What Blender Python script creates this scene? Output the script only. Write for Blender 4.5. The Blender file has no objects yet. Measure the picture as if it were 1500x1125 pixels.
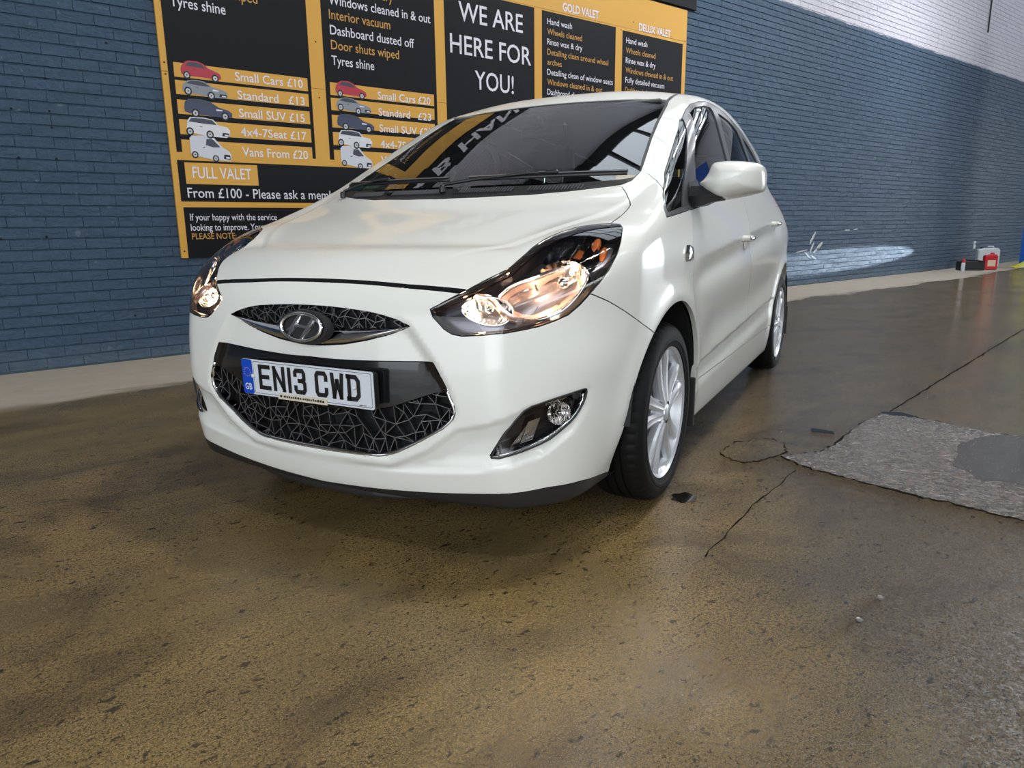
import bpy, bmesh, math, random, time
import numpy as np
from mathutils import Matrix, Vector
_t0=time.time()
scn=bpy.context.scene; COL=bpy.context.collection
rnd=random.Random(7)
# =====================================================================
# camera, world, lamps of the hall, exposure
# =====================================================================
TH=math.radians(67.0)                      # the car stands turned to the wall by this angle
R3=Matrix.Rotation(-TH,3,'Z')              # car axes -> hall axes (X along the wall, Y towards it)
def car2w(p): return R3@Vector(p)
def setup_camera():
    yaw,pitch,roll=math.radians(-28.203),math.radians(-12.469),math.radians(-0.6438)
    cy,sy,cp,sp=math.cos(yaw),math.sin(yaw),math.cos(pitch),math.sin(pitch)
    f=Vector((sy*cp,cy*cp,sp)); r=Vector((cy,-sy,0)); u=r.cross(f)
    r2=math.cos(roll)*r+math.sin(roll)*u; u2=-math.sin(roll)*r+math.cos(roll)*u
    M=R3@Matrix(((r2.x,u2.x,-f.x),(r2.y,u2.y,-f.y),(r2.z,u2.z,-f.z)))
    cd=bpy.data.cameras.new('camera'); co=bpy.data.objects.new('camera',cd); COL.objects.link(co)
    co.matrix_world=Matrix.Translation(R3@Vector((1.5347,-2.4145,.9658)))@M.to_4x4()
    cd.sensor_width=36; cd.lens=1050.6*36/1500; cd.clip_start=.02; cd.clip_end=200
    scn.camera=co
setup_camera()
W_=bpy.data.worlds.new('world'); scn.world=W_; W_.use_nodes=True
W_.node_tree.nodes['Background'].inputs[0].default_value=(.55,.68,.9,1); W_.node_tree.nodes['Background'].inputs[1].default_value=.35
scn.view_settings.view_transform='Standard'; scn.view_settings.look='None'
scn.view_settings.gamma=1; scn.view_settings.use_curve_mapping=False
scn.view_settings.exposure=0.12
SKY_E=1.25; LAMP_E=150.0
def area(name,loc,tgt,sx,sy,power,col,spread=180):
    l=bpy.data.lights.new(name,'AREA'); l.shape='RECTANGLE'; l.size=sx; l.size_y=sy; l.energy=power; l.color=col; l.spread=math.radians(spread)
    o=bpy.data.objects.new(name,l); COL.objects.link(o); o.location=loc
    o.rotation_euler=(Vector(tgt)-Vector(loc)).to_track_quat('-Z','Y').to_euler(); return o
area('hall_lamp_light',(1.6,-.9,5.6),(1.6,-.9,0),.28,.28,LAMP_E,(1,.97,.90))
area('hall_lamp_light',(-1.2,-2.6,5.6),(-1.2,-2.6,0),.28,.28,LAMP_E*.55,(1,.97,.90))
area('door_daylight',(23.6,-4.0,2.3),(0,-3,1.0),4.2,8.0,110,(.86,.92,1.0))
area('entrance_daylight',(-7.7,-4.6,2.5),(0,-1.0,.7),8.6,4.6,420,(.93,.97,1.0))
area('side_fill_light',(2.0,-11.8,3.2),(1.0,0,.6),13.0,.7,230,(.90,.95,1.0))  # fill added from the camera side to brighten the car
def car_beam():
    l=bpy.data.lights.new('vehicle_beam','SPOT'); l.energy=6000; l.color=(.75,.88,1); l.spot_size=math.radians(16); l.spot_blend=.12; l.shadow_soft_size=.03
    o=bpy.data.objects.new('vehicle_beam',l); COL.objects.link(o); o.location=(19.5,-1.2,.62)
    o.rotation_euler=(Vector((10.6,3.6,.36))-o.location).to_track_quat('-Z','Y').to_euler(); o.scale=(1,.13,1)
car_beam()
# =====================================================================
# helpers
# =====================================================================
def srgb(h):
    h=h.lstrip('#'); v=[int(h[i:i+2],16)/255 for i in (0,2,4)]
    return tuple((c/12.92 if c<=.04045 else ((c+.055)/1.055)**2.4) for c in v)+(1,)
def mat(name,col,rough=.5,metal=0,coat=0,emit=None,es=1,spec=.5,coatr=.03):
    m=bpy.data.materials.new(name); m.use_nodes=True; b=m.node_tree.nodes['Principled BSDF']
    b.inputs['Base Color'].default_value=col if len(col)==4 else tuple(col)+(1,)
    b.inputs['Roughness'].default_value=rough; b.inputs['Metallic'].default_value=metal
    b.inputs['Coat Weight'].default_value=coat; b.inputs['Coat Roughness'].default_value=coatr; b.inputs['Specular IOR Level'].default_value=spec
    if emit: b.inputs['Emission Color'].default_value=tuple(emit[:3])+(1,); b.inputs['Emission Strength'].default_value=es
    return m
class N:
    def __init__(s,m): s.t=m.node_tree; s.n=s.t.nodes; s.l=s.t.links; s.b=s.n['Principled BSDF']
    def add(s,typ,**kw):
        nd=s.n.new(typ)
        for k,v in kw.items():
            if k.startswith('i_'):
                k=k[2:]; k=int(k) if k.isdigit() else k.replace('_',' ')
                if hasattr(v,'is_output') or isinstance(v,bpy.types.NodeSocket): s.l.new(v,nd.inputs[k])
                else: nd.inputs[k].default_value=v
            else: setattr(nd,k,v)
        return nd
    def noise(s,vec,scale,detail=4,rough=.55,dist=0): return s.add('ShaderNodeTexNoise',i_Vector=vec,i_Scale=scale,i_Detail=detail,i_Roughness=rough,i_Distortion=dist).outputs['Fac']
    def ramp(s,fac,*st,interp='LINEAR'):
        r=s.add('ShaderNodeValToRGB',i_Fac=fac); e=r.color_ramp.elements; r.color_ramp.interpolation=interp
        while len(e)<len(st): e.new(.5)
        for q,(p,c) in zip(e,st): q.position=p; q.color=c if hasattr(c,'__len__') else (c,c,c,1)
        return r.outputs['Color']
    def mix(s,f,a,b,mode='MIX'):
        nd=s.add('ShaderNodeMix',data_type='RGBA',blend_type=mode)
        for k,v in ((0,f),(6,a),(7,b)):
            if isinstance(v,bpy.types.NodeSocket): s.l.new(v,nd.inputs[k])
            else: nd.inputs[k].default_value=v
        return nd.outputs[2]
    def math(s,op,a,b=0,c=0):
        nd=s.add('ShaderNodeMath',operation=op)
        for k,v in ((0,a),(1,b),(2,c)):
            if isinstance(v,bpy.types.NodeSocket): s.l.new(v,nd.inputs[k])
            else: nd.inputs[k].default_value=v
        return nd.outputs[0]
    def pos(s,sc=(1,1,1),rot=(0,0,0)):
        g=s.add('ShaderNodeNewGeometry').outputs['Position']
        return s.add('ShaderNodeMapping',i_Vector=g,i_Scale=sc,i_Rotation=rot).outputs[0]
    def bump(s,h,strength,dist=.01,nrm=None):
        nd=s.add('ShaderNodeBump',i_Height=h,i_Strength=strength,i_Distance=dist)
        if nrm: s.l.new(nrm,nd.inputs['Normal'])
        return nd.outputs[0]
    def set(s,k,v): s.l.new(v,s.b.inputs[k])
def glassy(name,tint,rough=.0,f0=1.5,extra=0.0):
    m=bpy.data.materials.new(name); m.use_nodes=True; t=m.node_tree; t.nodes.clear()
    o=t.nodes.new('ShaderNodeOutputMaterial'); tr=t.nodes.new('ShaderNodeBsdfTransparent'); tr.inputs[0].default_value=tuple(tint)+(1,)
    g=t.nodes.new('ShaderNodeBsdfGlossy'); g.inputs['Roughness'].default_value=rough; g.inputs['Color'].default_value=(1,1,1,1)
    fr=t.nodes.new('ShaderNodeFresnel'); fr.inputs[0].default_value=f0; mx=t.nodes.new('ShaderNodeMixShader')
    ad=t.nodes.new('ShaderNodeMath'); ad.operation='ADD'; ad.use_clamp=True; ad.inputs[1].default_value=extra
    t.links.new(fr.outputs[0],ad.inputs[0]); t.links.new(ad.outputs[0],mx.inputs[0]); t.links.new(tr.outputs[0],mx.inputs[1]); t.links.new(g.outputs[0],mx.inputs[2]); t.links.new(mx.outputs[0],o.inputs[0])
    return m
def link(o,parent=None):
    COL.objects.link(o)
    if parent is not None: o.parent=parent
    return o
def tag(o,label=None,cat=None,group=None,kind=None):
    if label: o['label']=label
    if cat: o['category']=cat
    if group: o['group']=group
    if kind: o['kind']=kind
    return o
def empty(name,loc=(0,0,0),rz=0,parent=None):
    o=bpy.data.objects.new(name,None); o.location=loc; o.rotation_euler=(0,0,rz); o.empty_display_size=.1; return link(o,parent)
class MB:
    """collects polygons, then builds one mesh object"""
    def __init__(s): s.v=[]; s.f=[]; s.mi=[]; s.cur=0
    def poly(s,pts,mi=None):
        i=len(s.v); s.v+= [tuple(p) for p in pts]; s.f.append(tuple(range(i,i+len(pts)))); s.mi.append(s.cur if mi is None else mi)
    def grid(s,rows,close_u=False,close_v=False,flip=False):
        i=len(s.v); nu=len(rows); nv=len(rows[0])
        for r in rows: s.v+=[tuple(p) for p in r]
        for a in range(nu if close_u else nu-1):
            for b in range(nv if close_v else nv-1):
                a2=(a+1)%nu; b2=(b+1)%nv; q=(i+a*nv+b,i+a2*nv+b,i+a2*nv+b2,i+a*nv+b2)
                s.f.append(q[::-1] if flip else q); s.mi.append(s.cur)
    def box(s,c,d,rot=None,bev=0):
        hx,hy,hz=[k/2 for k in d]; b=min(bev,hx*.9,hy*.9,hz*.9)
        c=Vector(c)
        if b<=0:
            P=[Vector((x*hx,y*hy,z*hz)) for x in (-1,1) for y in (-1,1) for z in (-1,1)]
            F=[(0,1,3,2),(4,6,7,5),(0,4,5,1),(2,3,7,6),(0,2,6,4),(1,5,7,3)]
        else:
            P=[];idx={}
            for x in (-1,1):
                for y in (-1,1):
                    for z in (-1,1):
                        for a in range(3):
                            q=[x*hx,y*hy,z*hz]
                            for k in range(3):
                                if k!=a: q[k]-= (x,y,z)[k]*b
                            idx[(x,y,z,a)]=len(P); P.append(Vector(q))
            F=[]
            for a in range(3):
                o=[k for k in range(3) if k!=a]
                for sg in (-1,1):
                    L=[]
                    for (p,q) in ((-1,-1),(1,-1),(1,1),(-1,1)):
                        k=[0,0,0]; k[a]=sg; k[o[0]]=p; k[o[1]]=q; L.append(idx[(k[0],k[1],k[2],a)])
                    F.append(L if (sg>0)==(a!=1) else L[::-1])
            for a in range(3):
                o=[k for k in range(3) if k!=a]
                for p in (-1,1):
                    for q in (-1,1):
                        L=[]
                        for sg,ax in ((-1,o[0]),(1,o[0]),(1,o[1]),(-1,o[1])):
                            k=[0,0,0]; k[a]=sg; k[o[0]]=p; k[o[1]]=q; L.append(idx[(k[0],k[1],k[2],ax)])
                        n=(P[L[1]]-P[L[0]]).cross(P[L[2]]-P[L[0]]); cc=P[L[0]]+P[L[2]]
                        F.append(L if n.dot(cc)>0 else L[::-1])
            for x in (-1,1):
                for y in (-1,1):
                    for z in (-1,1):
                        L=[idx[(x,y,z,a)] for a in range(3)]
                        n=(P[L[1]]-P[L[0]]).cross(P[L[2]]-P[L[0]])
                        F.append(L if n.dot(P[L[0]])>0 else L[::-1])
        i=len(s.v)
        for p in P:
            q=(rot@p if rot else p)+c; s.v.append(tuple(q))
        for f in F: s.f.append(tuple(i+k for k in f)); s.mi.append(s.cur)
    def tube(s,pts,r,n=8,cap=True,sq=None):
        pts=[Vector(p) for p in pts]; rr=r if hasattr(r,'__len__') else [r]*len(pts); rows=[]; up=Vector((0,0,1))
        for i,p in enumerate(pts):
            d=(pts[min(i+1,len(pts)-1)]-pts[max(i-1,0)]).normalized()
            a=d.cross(up if abs(d.dot(up))<.95 else Vector((1,0,0))).normalized(); b=a.cross(d)
            rows.append([p+rr[i]*(math.cos(t)*a+(sq or 1)*math.sin(t)*b) for t in [2*math.pi*k/n for k in range(n)]])
        i0=len(s.v); s.grid(rows,close_v=True,flip=True)
        if cap:
            s.f.append(tuple(i0+k for k in range(n))); s.mi.append(s.cur)
            e=i0+(len(rows)-1)*n; s.f.append(tuple(e+k for k in range(n))[::-1]); s.mi.append(s.cur)
    def lathe(s,prof,n=32,axis='z',c=(0,0,0),close=False):
        rows=[]
        for (r,h) in prof:
            row=[]
            for k in range(n):
                a=2*math.pi*k/n; p=(r*math.cos(a),r*math.sin(a),h)
                if axis=='x': p=(h,r*math.cos(a),r*math.sin(a))
                if axis=='y': p=(r*math.sin(a),h,r*math.cos(a))
                row.append((p[0]+c[0],p[1]+c[1],p[2]+c[2]))
            rows.append(row)
        s.grid(rows,close_v=True,close_u=close)
    def prism(s,poly,fn,d0,d1):
        """2D polygon extruded between depth d0 and d1; fn(u,v,d)->3D"""
        i=len(s.v); n=len(poly)
        s.v+=[tuple(fn(u,v,d0)) for u,v in poly]+[tuple(fn(u,v,d1)) for u,v in poly]
        s.f.append(tuple(i+k for k in range(n))); s.f.append(tuple(i+n+k for k in range(n))[::-1]); s.mi+=[s.cur]*2
        for k in range(n):
            k2=(k+1)%n; s.f.append((i+k,i+n+k,i+n+k2,i+k2)); s.mi.append(s.cur)
    def build(s,name,mats,parent=None,smooth=False,M=None,fix=True,auto=None,**kw):
        me=bpy.data.meshes.new(name); me.from_pydata(s.v,[],s.f)
        for m in (mats if isinstance(mats,(list,tuple)) else [mats]): me.materials.append(m)
        if any(s.mi): me.polygons.foreach_set('material_index',s.mi)
        if M is not None: me.transform(M)
        if fix:
            bm=bmesh.new(); bm.from_mesh(me); bmesh.ops.recalc_face_normals(bm,faces=bm.faces); bm.to_mesh(me); bm.free()
        if smooth:
            me.polygons.foreach_set('use_smooth',[True]*len(me.polygons))
            if auto is not None: 
                try: me.set_sharp_from_angle(angle=math.radians(auto))
                except Exception: pass
        o=bpy.data.objects.new(name,me); link(o,parent); tag(o,**kw) if kw else None
        return o
def sub(o,lv=2):
    m=o.modifiers.new('s','SUBSURF'); m.levels=lv; m.render_levels=lv
    for p in o.data.polygons: p.use_smooth=True
    return o
def dens(pts,k=4,closed=False):
    """Catmull-Rom through the points"""
    P=[Vector(p) for p in pts]; n=len(P); out=[]
    for i in range(n if closed else n-1):
        g=lambda j: P[j%n] if closed else P[max(0,min(n-1,j))]
        a,b,c,d=g(i-1),g(i),g(i+1),g(i+2)
        for s in range(k):
            t=s/k; out.append(.5*((2*b)+(c-a)*t+(2*a-5*b+4*c-d)*t*t+(3*b-3*c+d-a)*t**3))
    if not closed: out.append(P[-1])
    return out
_TC={}
def text_mesh(s,bold=False):
    """text turned to a mesh of height 1 (capital H), returned with its width"""
    key=(s,bold)
    if key in _TC: return _TC[key]
    def mk(t):
        c=bpy.data.curves.new('t','FONT'); c.body=t; c.resolution_u=3; c.offset=.022 if bold else .006
        o=bpy.data.objects.new('t',c)
        me=bpy.data.meshes.new_from_object(o)
        bpy.data.objects.remove(o); bpy.data.curves.remove(c); return me
    if 'H' not in _TC:
        h=mk('H'); _TC['H']=max(v.co.y for v in h.vertices)
    me=mk(s); H=_TC['H']; x0=min(v.co.x for v in me.vertices); x1=max(v.co.x for v in me.vertices)
    P=[((v.co.x-x0)/H,v.co.y/H) for v in me.vertices]; F=[tuple(p.vertices) for p in me.polygons]
    bpy.data.meshes.remove(me); _TC[key]=(P,F,(x1-x0)/H); return _TC[key]
def put_text(mb,s,x0,x1,z,cap,fn,bold=False,fit=True):
    P,F,w=text_mesh(s,bold); k=(x1-x0)/w if fit else cap
    i=len(mb.v); mb.v+=[tuple(fn(x0+u*k,z+v*cap)) for u,v in P]
    mb.f+=[tuple(i+q for q in f) for f in F]; mb.mi+=[mb.cur]*len(F)
def text_words(s,x0,x1,z,cap,fn,name,m,parent,M=None,bold=False):
    """one line of print, each word a part of its own"""
    P,Fc,w=text_mesh(s,bold); k=(x1-x0)/w; iv=[]
    for f in Fc: iv.append((min(P[i][0] for i in f),max(P[i][0] for i in f),f))
    iv.sort(key=lambda t:t[0]); groups=[]; end=-9
    for a,b,f in iv:
        if a-end>.20: groups.append([])
        groups[-1].append(f); end=max(end,b)
    for g in groups:
        mb=MB(); ids={}; 
        for f in g:
            for i in f:
                if i not in ids: ids[i]=len(mb.v); mb.v.append(tuple(fn(x0+P[i][0]*k,z+P[i][1]*cap)))
            mb.f.append(tuple(ids[i] for i in f)); mb.mi.append(0)
        mb.build(name,m,parent,M=M,fix=False)
# =====================================================================
# materials
# =====================================================================
PAINT=mat('white_paint',(.75,.752,.712),.38,coat=.75,coatr=.05,spec=.4)
BLACKP=mat('gloss_black',(.008,.008,.009),.12,coat=.6)
PLASTIC=mat('black_plastic',(.018,.018,.019),.45)
DARK=mat('dark_lining',(.012,.012,.013),.8)
GREYTRIM=mat('grey_trim',(.085,.088,.10),.35,coat=.3)
CHROME=mat('chrome',(.82,.83,.86),.07,1)
NETM=mat('grille_net',(.12,.115,.12),.3,.3,coat=.4)
RUBBER=mat('tyre_rubber',(.006,.006,.0065),.6,spec=.2)
ALLOY=mat('silver_alloy',(.66,.68,.72),.36,.55,coat=.6)
REFL=mat('lamp_reflector',(.85,.83,.80),.12,1)
LAMPBODY=mat('lamp_housing',(.13,.125,.14),.28,.8,coat=.3)
AMBER=mat('amber_lens',(.75,.18,.02),.15,coat=1)
REDL=mat('red_lens',(.45,.005,.01),.1,coat=1)
BULB=mat('hot_bulb',(1,.9,.7),.3,emit=(1,.72,.42),es=35)
WGLASS=glassy('windscreen_glass',(.80,.87,.84),0,1.55,.01)
SGLASS=glassy('side_glass',(.70,.78,.74),0,1.45,.0)
LENS=glassy('clear_lens',(.95,.95,.97),.02,1.42)
SEAT=mat('seat_fabric',(.035,.036,.04),.85)
BEIGE=mat('cabin_trim',(.16,.17,.15),.7)
DASH=mat('dash_plastic',(.02,.021,.023),.6)
TEAL=mat('teal_sticker',(.0,.30,.33),.5)
WHITEP=mat('white_print',(.80,.80,.83),.5)
def wall_material():
    m=mat('painted_brick',(.05,.08,.11),.5,spec=.14); n=N(m); p=n.pos()
    z=n.add('ShaderNodeSeparateXYZ',i_0=n.add('ShaderNodeNewGeometry').outputs['Position']).outputs
    big=n.noise(p,.9,3); fine=n.noise(p,35,5,.6)
    c=n.mix(big,srgb('#3f5265'),srgb('#4b6077'))
    c=n.mix(n.ramp(fine,(.35,0.0),(.75,.35)),c,srgb('#243343'))
    low=n.ramp(n.math('ADD',z[2],n.math('MULTIPLY',n.noise(p,5,4),.25)),(.02,1.0),(.30,0.0))
    c=n.mix(n.math('MULTIPLY',low,.55),c,srgb('#6f7f86'))
    spots=n.ramp(n.noise(p,14,2,.5),(.72,0.0),(.74,1.0)); c=n.mix(n.math('MULTIPLY',spots,.25),c,srgb('#8a97a0'))
    # the paint turns white above 3.9 m
    e=n.math('ADD',z[2],n.math('MULTIPLY',n.noise(p,3,3),.05))
    far=n.math('GREATER_THAN',e,3.925)
    wc=n.mix(n.ramp(fine,(.4,0.0),(.7,1.0)),srgb('#cdccd5'),srgb('#bbb9c3'))
    n.set('Base Color',n.mix(far,c,wc))
    n.set('Roughness',n.ramp(fine,(.3,.34),(.8,.6)))
    h=n.math('ADD',n.noise(n.pos((.6,1,1.6)),7,6,.6,.7),n.math('MULTIPLY',fine,.25))
    n.set('Normal',n.bump(h,1.0,.030)); return m
WALLM=wall_material()
def floor_material():
    m=mat('wet_concrete',(.12,.09,.05),.4); n=N(m); p=n.pos(); st=n.pos((1,2.2,1),(0,0,math.radians(20)))
    g=n.add('ShaderNodeNewGeometry').outputs['Position']; xyz=n.add('ShaderNodeSeparateXYZ',i_0=g).outputs
    big=n.noise(p,.55,5,.6,.4); mid=n.noise(st,2.2,6,.6,.3); fine=n.noise(p,110,5,.75); grain=n.noise(p,300,3,.75)
    c=n.mix(big,srgb('#7a6339'),srgb('#a2864e'))
    c=n.mix(n.ramp(mid,(.30,.0),(.72,.75)),c,srgb('#4f4029'))
    c=n.mix(n.ramp(fine,(.38,.9),(.56,0.0)),c,srgb('#2a2116'))
    c=n.mix(n.ramp(grain,(.50,0.0),(.70,.75)),c,srgb('#c4b187'))
    # the side to the right of the car is greyer and washed out
    sd=n.math('ADD',n.math('MULTIPLY',xyz[0],.33),n.math('MULTIPLY',xyz[1],-.42))
    gr=n.ramp(n.math('ADD',sd,n.math('MULTIPLY',n.noise(p,1.3,4),.5)),(.55,0.0),(1.25,.8)); c=n.mix(n.math('MULTIPLY',gr,.6),c,srgb('#574733')); st2=n.ramp(n.noise(n.pos((1,1.8,1),(0,0,.5)),1.5,5,.6,.8),(.52,0.0),(.64,1.0)); c=n.mix(n.math('MULTIPLY',st2,.40),c,srgb('#33261a'))
    # oil flecks
    fl=n.noise(n.pos((1,1.5,1),(0,0,math.radians(30))),13,5,.66,.3); fk=n.ramp(fl,(.635,0.0),(.675,1.0)); c=n.mix(n.math('MULTIPLY',fk,.8),c,srgb('#1c1916'))
    fl2=n.noise(n.pos((1,1.6,1)),34,3,.6,.5); c=n.mix(n.math('MULTIPLY',n.ramp(fl2,(.625,0.0),(.66,1.0)),.75),c,srgb('#1c1916'))
    # dry band along the foot of the wall
    dr=n.ramp(n.math('ADD',xyz[1],n.math('MULTIPLY',n.noise(n.pos((.5,1.6,1)),1.6,5,.6,.5),1.0)),(.30,0.0),(.34,1.0))
    dr=n.ramp(n.math('MULTIPLY',n.math('ADD',xyz[1],n.math('MULTIPLY',n.noise(n.pos((.35,1.5,1)),1.7,5,.6,.6),.9)),.1),(.286,0.0),(.302,1.0))
    c=n.mix(dr,c,n.mix(n.noise(p,6,5,.6),srgb('#b0a291'),srgb('#c9bdac')))
    n.set('Base Color',c)
    wet=n.ramp(n.noise(p,.8,4,.55,.5),(.38,0.0),(.62,1.0))
    r=n.ramp(n.math('ADD',n.math('MULTIPLY',wet,.6),n.math('MULTIPLY',fine,.5)),(.2,.40),(.85,.13))
    r=n.mix(gr,r,(.07,.07,.07,1)); r=n.mix(dr,r,(.7,.7,.7,1)); n.set('Roughness',r)
    h=n.math('ADD',n.math('MULTIPLY',fine,.6),n.math('MULTIPLY',grain,.25))
    vo=n.add('ShaderNodeTexVoronoi',i_Vector=n.add('ShaderNodeVectorMath',operation='ADD',i_0=p,i_1=n.add('ShaderNodeTexNoise',i_Vector=p,i_Scale=30.).outputs['Color']).outputs[0],i_Scale=75.); h=n.math('ADD',h,n.math('MULTIPLY',n.math('MULTIPLY',vo.outputs['Distance'],gr),.9))
    h2=n.math('ADD',h,n.math('MULTIPLY',n.noise(p,38,3,.55),n.math('ADD',.25,n.math('MULTIPLY',gr,1.7))))
    bs=n.add('ShaderNodeBump',i_Height=h2,i_Distance=.0060); n.l.new(n.math('ADD',.22,n.math('MULTIPLY',gr,.9)),bs.inputs['Strength'])
    n.set('Normal',bs.outputs[0]); n.b.inputs['Specular IOR Level'].default_value=.6
    return m
FLOORM=floor_material()
def patch_material():
    m=mat('broken_concrete',(.1,.08,.06),.3); n=N(m); p=n.pos()
    a=n.noise(p,30,5,.7); v=n.add('ShaderNodeTexVoronoi',i_Vector=p,i_Scale=55)
    c=n.mix(a,srgb('#2f2820'),srgb('#564b3e')); c=n.mix(n.ramp(v.outputs['Color'],(.80,0.0),(.88,.45)),c,srgb('#93735c')); n.set('Base Color',c)
    n.set('Roughness',n.ramp(a,(.3,.12),(.8,.45)))
    h=n.math('ADD',n.noise(p,45,4,.7),v.outputs['Distance']); n.set('Normal',n.bump(h,.9,.006)); return m
PATCHM=patch_material()

# ---- car shell: implicit surface sampled to a structured half mesh (x>=0) ----
def pchip(xs, ys):
    xs=np.array(xs,float); ys=np.array(ys,float); h=np.diff(xs); d=np.diff(ys)/h
    m=np.zeros_like(xs); m[0]=d[0]; m[-1]=d[-1]
    for i in range(1,len(xs)-1):
        if d[i-1]*d[i]>0:
            w1=2*h[i]+h[i-1]; w2=h[i]+2*h[i-1]; m[i]=(w1+w2)/(w1/d[i-1]+w2/d[i])
    def f(x):
        x=np.clip(np.asarray(x,float),xs[0],xs[-1]); i=np.clip(np.searchsorted(xs,x)-1,0,len(xs)-2)
        t=(x-xs[i])/h[i]; t2=t*t; t3=t2*t
        return (2*t3-3*t2+1)*ys[i]+(t3-2*t2+t)*h[i]*m[i]+(3*t2-2*t3)*ys[i+1]+(t3-t2)*h[i]*m[i+1]
    return f
def cspline(xs, ys):
    xs=np.array(xs,float); ys=np.array(ys,float); n=len(xs); h=np.diff(xs)
    A=np.zeros((n,n)); b=np.zeros(n); A[0,0]=1; A[-1,-1]=1
    for i in range(1,n-1):
        A[i,i-1]=h[i-1]; A[i,i]=2*(h[i-1]+h[i]); A[i,i+1]=h[i]
        b[i]=6*((ys[i+1]-ys[i])/h[i]-(ys[i]-ys[i-1])/h[i-1])
    M=np.linalg.solve(A,b)
    def f(x):
        x=np.clip(np.asarray(x,float),xs[0],xs[-1]); i=np.clip(np.searchsorted(xs,x)-1,0,n-2)
        a=(xs[i+1]-x); c=(x-xs[i]); hh=h[i]
        return M[i]*a**3/(6*hh)+M[i+1]*c**3/(6*hh)+(ys[i]/hh-M[i]*hh/6)*a+(ys[i+1]/hh-M[i+1]*hh/6)*c
    return f
def sst(a,b,x):
    t=np.clip((x-a)/(b-a),0,1); return t*t*(3-2*t)
def smax(a,b,k):
    k=k*1.5; h=np.maximum(k-np.abs(a-b),0)/k; return np.maximum(a,b)+h*h*h*k/6
def smin(a,b,k): return -smax(-a,-b,k)
Pz=cspline([.12,.17,.22,.30,.42,.6,.78,.90,.98,1.06,1.2,1.35,1.5,1.62],[.81,.832,.845,.854,.862,.872,.881,.876,.856,.828,.787,.748,.708,.665])
Qy=cspline([-.90,-.80,-.70,-.60,-.45,-.30,-.15,0,.5,1.4,2.3,2.7,3.0,3.25,3.4],[.34,.235,.155,.093,.040,.015,.006,.003,.001,0,.002,.014,.05,.11,.2])
Cf=cspline([.12,.16,.185,.25,.31,.4,.5,.6,.67,.735,.77,.80,.84,.90,1.0],[-.755,-.792,-.810,-.831,-.843,-.849,-.852,-.847,-.839,-.823,-.803,-.775,-.72,-.62,-.40])
Hd=cspline([-.9,-.80,-.70,-.60,-.40,-.20,0,.15,.4],[.71,.776,.828,.872,.946,1.010,1.066,1.100,1.15])
Wsh=cspline([-.4,-.05,.3,.6,.93,1.3],[.90,1.085,1.262,1.410,1.560,1.72])
Rf=cspline([.4,.8,1.0,1.2,1.5,2.0,2.5,2.9,3.15,3.4],[1.48,1.563,1.590,1.606,1.618,1.610,1.570,1.515,1.47,1.40])
Qg=cspline([0,1.2,1.6,2.0,2.6,2.9,3.2,3.4],[0,0,.008,.03,.085,.12,.16,.2])
Yr=cspline([.12,.2,.3,.5,.7,.85,1.0,1.2,1.4,1.5,1.62],[3.14,3.2,3.24,3.262,3.258,3.235,3.225,3.20,3.165,3.14,3.0])
def bump(d,w): return np.exp(-(d/w)**2)
def W(y,z):
    s=.045*np.clip(y,-.2,2.6)*sst(.6,1.0,z)
    w=Pz(z-s)-Qy(y)
    w=w-.04*sst(.42,.18,z)*bump(y+.36,.16)-.03*sst(.55,.75,z)*sst(-.3,-.6,y)-Qg(y)*sst(.85,1.25,z)
    # wheel arch blisters
    for yc in (0.0,2.615):
        r=np.hypot(y-yc,(z-.318))
        w=w+.010*bump(r-.40,.05)*sst(.15,.35,z)
    # door waist hollow and sill swell
    m=sst(.35,.7,y)*sst(2.4,2.0,y)
    w=w-.012*m*bump(z-(.50+.06*y),.10)
    return w
def Yf(x,z): return Cf(z)+.20*x*x
def hood(x,y): return Hd(y)-.05*x*x-.10*np.clip(np.abs(x)-.45,0,1)**2*sst(.0,-.5,y)+.055*bump(x-.70-.35*(y+.42),.11)*bump(y+.42,.18)-.018*bump(x-.56,.06)*bump(y+.66,.09)
def ws(x,y): return Wsh(y-.28*x*x)-.0*x
def sdin(px,pz,poly):
    # signed distance, positive inside, polygon in a plane
    poly=np.array(poly,float); n=len(poly); d=np.full(px.shape,9.); ins=np.zeros(px.shape,bool)
    for i in range(n):
        ax,az=poly[i]; bx,bz=poly[(i+1)%n]; ex,ez=bx-ax,bz-az
        t=np.clip(((px-ax)*ex+(pz-az)*ez)/(ex*ex+ez*ez+1e-12),0,1)
        d=np.minimum(d,np.hypot(px-ax-t*ex,pz-az-t*ez))
        c=((az>pz)!=(bz>pz))&(px<(bx-ax)*(pz-az)/((bz-az) if bz!=az else 1e-9)+ax); ins^=c
    return np.where(ins,d,-d)
HEX=[(-.1,.752),(.10,.752),(.22,.745),(.31,.730),(.352,.706),(.392,.655),(.436,.60),(.478,.53),(.500,.465),(.487,.432),(.39,.355),(.275,.298),(-.1,.292)]
SCP=[(-.1,.262),(.11,.262),(.32,.264),(.413,.271),(.549,.287),(.663,.311),(.717,.336),(.768,.388),(.796,.453),(.803,.528),(.745,.512),(.68,.490),(.62,.455),(.56,.435),(.49,.42),(.39,.345),(.275,.29),(-.1,.282)]
XC=cspline([-.9,-.743,-.6,-.49,-.36,-.2,-.05,.3],[.17,.255,.40,.51,.60,.67,.70,.70])
RECESS=True
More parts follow.
